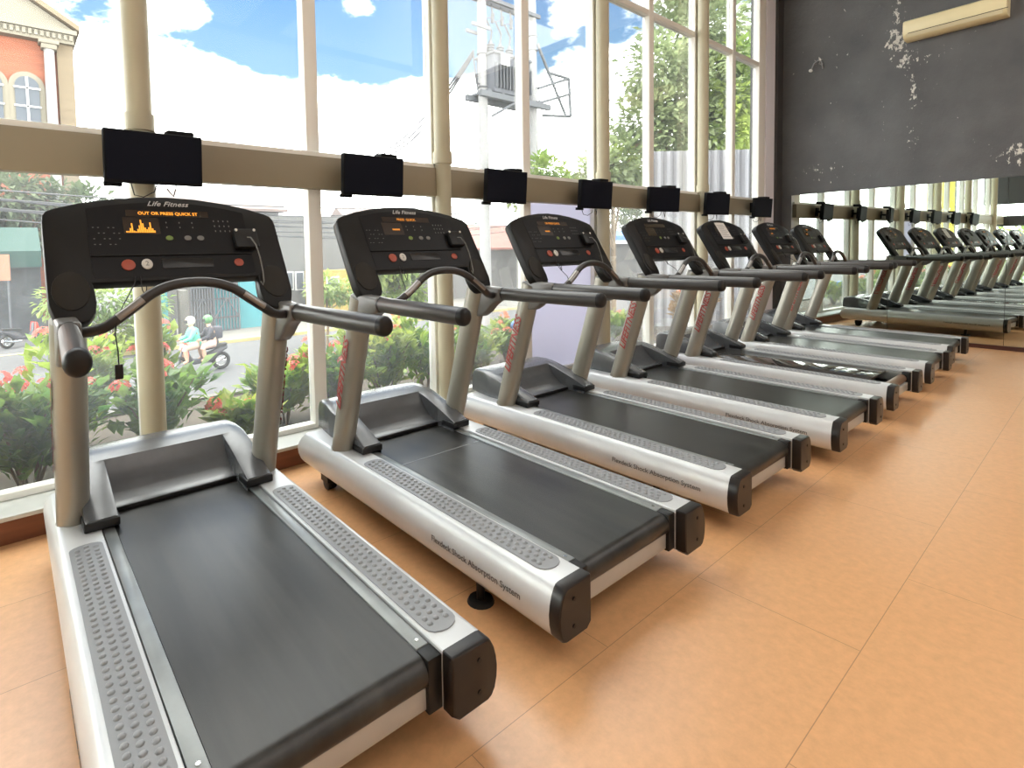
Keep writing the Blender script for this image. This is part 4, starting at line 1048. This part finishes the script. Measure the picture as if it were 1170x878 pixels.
def rider(name, x, jacket, trouser, helmet, label, loc, rz, pack=None):
    r = empty(name, loc, rz); tag(r, label, 'person')
    H = Vector((x, 0, .86))
    J = [H, H + Vector((.04, 0, .22)), H + Vector((.09, 0, .44)), H + Vector((.11, 0, .54)), H + Vector((.13, 0, .68))]
    E_ = [(0, 1), (1, 2), (2, 3), (3, 4)]; R_ = [.14, .13, .14, .06, .085]
    for s in (-1, 1):
        b0 = len(J)
        J += [H + Vector((.09, s * .19, .46)), H + Vector((.20, s * .25, .22)), H + Vector((.42, s * .24, .15)), H + Vector((.50, s * .24, .15))]
        E_ += [(2, b0), (b0, b0 + 1), (b0 + 1, b0 + 2), (b0 + 2, b0 + 3)]; R_ += [.075, .055, .042, .035]
        b0 = len(J)
        J += [H + Vector((.02, s * .12, -.02)), H + Vector((.36, s * .19, -.06)), H + Vector((.30, s * .19, -.46)), H + Vector((.42, s * .20, -.50))]
        E_ += [(0, b0), (b0, b0 + 1), (b0 + 1, b0 + 2), (b0 + 2, b0 + 3)]; R_ += [.11, .08, .055, .045]
    o = bpy.data.objects.new('body', body_mesh('body', J, E_, R_, m_skin)); COL.objects.link(o); o.parent = r
    jk = MB().tube([H + Vector((-.01, 0, -.04)), J[1], J[2], H + Vector((.10, 0, .52))], [.17, .165, .18, .09], 14)
    for s in (-1, 1): jk.tube([H + Vector((.09, s * .12, .47)), H + Vector((.09, s * .21, .44)), H + Vector((.20, s * .255, .22)), H + Vector((.40, s * .245, .155))], [.09, .085, .068, .052], 10)
    jk.build('jacket', jacket, r, angle=70)
    sh = MB()
    for s in (-1, 1): sh.tube([H + Vector((0, s * .10, 0)), H + Vector((.34, s * .19, -.055)), H + Vector((.355, s * .19, -.14))], [.135, .10, .085], 12)
    sh.build('shorts', trouser, r, angle=70)
    hc = H + Vector((.13, 0, .73)); MB().ball(hc, .145, .13, .145, 16, 12).build('helmet', helmet, r, angle=70)
    MB().box(hc.x + .07, hc.x + .15, -.09, .09, hc.z - .07, hc.z + .04).build('visor', m_tyre, r, bevel=.02)
    if pack: MB().box(x - .27, x - .02, -.16, .16, .98, 1.36).build('backpack', pack, r, bevel=.06)
    return r
pr = W(254, 424, 17.5)
bloc = (pr.x - .62, 17.5, ZG)
bk = make_bike('motorbike', bloc, pi, 'red and dark motorbike carrying two riders along the road')
rider('person', .12, mat('green_jacket', (.12, .50, .38), .7), mat('tan_trousers', (.50, .36, .28), .8), mat('cream_helmet', (.75, .68, .52), .35), 'motorbike rider in cream helmet and green jacket, hands on the handlebar', bloc, pi)
rider('person', -.38, m_cloth, mat('pink_trousers', (.60, .42, .36), .8), mat('green_helmet', (.08, .22, .08), .35), 'passenger in dark jacket and green helmet behind the rider', bloc, pi, mat('black_bag', (.04, .04, .055), .7))
pr2 = W(26, 372, 28)
make_bike('motorbike', (pr2.x, 28, ZG), .5, 'motorbike parked in front of the dark street stall')

# ------------------------------------------------------------------ sky and lights
wd = bpy.data.worlds.new('sky'); SC.world = wd; wd.use_nodes = True; nt = wd.node_tree; L = nt.links; N = nt.nodes.new
bg = nt.nodes['Background']
tc = N('ShaderNodeTexCoord'); sp = N('ShaderNodeSeparateXYZ'); L.new(tc.outputs['Generated'], sp.inputs[0])
rp = N('ShaderNodeValToRGB'); L.new(sp.outputs[2], rp.inputs[0])
e = rp.color_ramp.elements; e[0].position = 0; e[0].color = (.45, .54, .64, 1); e[1].position = .9; e[1].color = (.05, .15, .42, 1)
q = e.new(.30); q.color = (.27, .48, .74, 1); q = e.new(.42); q.color = (.16, .36, .72, 1)
n1 = N('ShaderNodeTexNoise'); n1.inputs['Scale'].default_value = 4.2; n1.inputs['Detail'].default_value = 9; n1.inputs['Roughness'].default_value = .64
mp = N('ShaderNodeMapping'); mp.inputs['Scale'].default_value = (1, 1, 2.0); L.new(tc.outputs['Generated'], mp.inputs[0]); L.new(mp.outputs[0], n1.inputs['Vector'])
el = N('ShaderNodeMapRange'); el.inputs['From Min'].default_value = .235; el.inputs['From Max'].default_value = .335; el.inputs['To Min'].default_value = .55; el.inputs['To Max'].default_value = -.13
L.new(sp.outputs[2], el.inputs['Value'])
acc = N('ShaderNodeMath'); acc.operation = 'ADD'; L.new(n1.outputs['Fac'], acc.inputs[0]); L.new(el.outputs[0], acc.inputs[1])
hi = N('ShaderNodeMapRange'); hi.interpolation_type = 'SMOOTHSTEP'; hi.inputs['From Min'].default_value = .50; hi.inputs['From Max'].default_value = .72; hi.inputs['To Min'].default_value = 0; hi.inputs['To Max'].default_value = .55  # bright cloud added high overhead, out of view, to send more light indoors
L.new(sp.outputs[2], hi.inputs['Value'])
a2 = N('ShaderNodeMath'); a2.operation = 'ADD'; L.new(acc.outputs[0], a2.inputs[0]); L.new(hi.outputs[0], a2.inputs[1]); acc = a2
for (u, v, rad, g) in ((640, 5, .055, .28), (728, 95, .10, .22), (85, 40, .20, .28), (403, 2, .05, .26), (205, 8, .07, .2), (1000, 60, .3, .3)):
    d = (FW + RT * ((u - CX) / FPX) - UP * ((v - CY) / FPX)).normalized()
    vm = N('ShaderNodeVectorMath'); vm.operation = 'DISTANCE'; L.new(tc.outputs['Generated'], vm.inputs[0]); vm.inputs[1].default_value = d
    mr = N('ShaderNodeMapRange'); mr.interpolation_type = 'SMOOTHSTEP'; mr.inputs['From Min'].default_value = 0; mr.inputs['From Max'].default_value = rad * 1.6; mr.inputs['To Min'].default_value = g; mr.inputs['To Max'].default_value = 0
    L.new(vm.outputs['Value'], mr.inputs['Value'])
    a2 = N('ShaderNodeMath'); a2.operation = 'ADD'; L.new(acc.outputs[0], a2.inputs[0]); L.new(mr.outputs[0], a2.inputs[1]); acc = a2
cm = N('ShaderNodeMapRange'); cm.interpolation_type = 'SMOOTHSTEP'; cm.inputs['From Min'].default_value = .56; cm.inputs['From Max'].default_value = .76; L.new(acc.outputs[0], cm.inputs['Value'])
mx = N('ShaderNodeMix'); mx.data_type = 'RGBA'; L.new(cm.outputs[0], mx.inputs['Factor']); L.new(rp.outputs[0], mx.inputs['A']); mx.inputs['B'].default_value = (7.0, 6.9, 6.75, 1)
L.new(mx.outputs['Result'], bg.inputs['Color']); bg.inputs['Strength'].default_value = 1.0

sd = bpy.data.lights.new('sun', 'SUN'); sd.energy = 1.5; sd.angle = .02; sd.color = (1, .95, .86)
so = bpy.data.objects.new('sun', sd); COL.objects.link(so)
so.rotation_euler = Vector((.75, .16, -1.0)).to_track_quat('-Z', 'Y').to_euler()
for x, y, sx, sy, e_ in ((1.2, -1.6, 4.6, 3.2, 42), (6.5, -1.5, 4.6, 3.2, 68), (4.0, -4.6, 9.0, 2.2, 60)):  # unseen area lights added below the ceiling to brighten the interior
    ld = bpy.data.lights.new('ceiling_fill', 'AREA'); ld.shape = 'RECTANGLE'; ld.size = sx; ld.size_y = sy; ld.energy = e_; ld.color = (1, .98, .95)
    lo = bpy.data.objects.new('ceiling_fill', ld); COL.objects.link(lo); lo.location = (x, y, CEIL - .05)

def tone(m, k):
    nt = m.node_tree
    for n in nt.nodes:
        if n.type == 'BSDF_PRINCIPLED': c = n.inputs['Base Color'].default_value; n.inputs['Base Color'].default_value = (c[0] * k, c[1] * k, c[2] * k, 1)
        if n.type == 'VALTORGB':
            for e in n.color_ramp.elements: e.color = (e.color[0] * k, e.color[1] * k, e.color[2] * k, 1)
for nm, k in (('asphalt', .22), ('pavement', .2), ('yellow_paint', .6), ('white_paint', .6), ('pale_concrete', .6), ('cream_stone', .27), ('tan_stone', .26), ('red_brick', .5), ('white_column', .30), ('grey_roof', .45),
              ('pale_plaster', .14), ('grey_plaster', .22), ('yellow_plaster', .36), ('red_tiles', .4), ('pink_roof', .22), ('turquoise_paint', .42), ('blue_canvas', .6), ('lilac_sheet_metal', .72),
              ('tree_leaf', 1.05), ('tree_leaf_bright', .75), ('tree_leaf_dull', .55), ('teal_canvas', .22), ('garden_soil', .45), ('shrub_leaf_green', .95), ('shrub_leaf_yellow_green', .8), ('shrub_leaf_deep', 1.0), ('shrub_leaf_croton', .8), ('orange_print', .6)):
    tone(bpy.data.materials[nm], k)
SC.view_settings.view_transform = 'Standard'
SC.view_settings.look = 'None'
SC.view_settings.exposure = 0.64
SC.cycles.max_bounces = 10; SC.cycles.transparent_max_bounces = 12; SC.cycles.diffuse_bounces = 4
SC.cycles.sample_clamp_indirect = 6
SC.cycles.caustics_reflective = False; SC.cycles.caustics_refractive = False
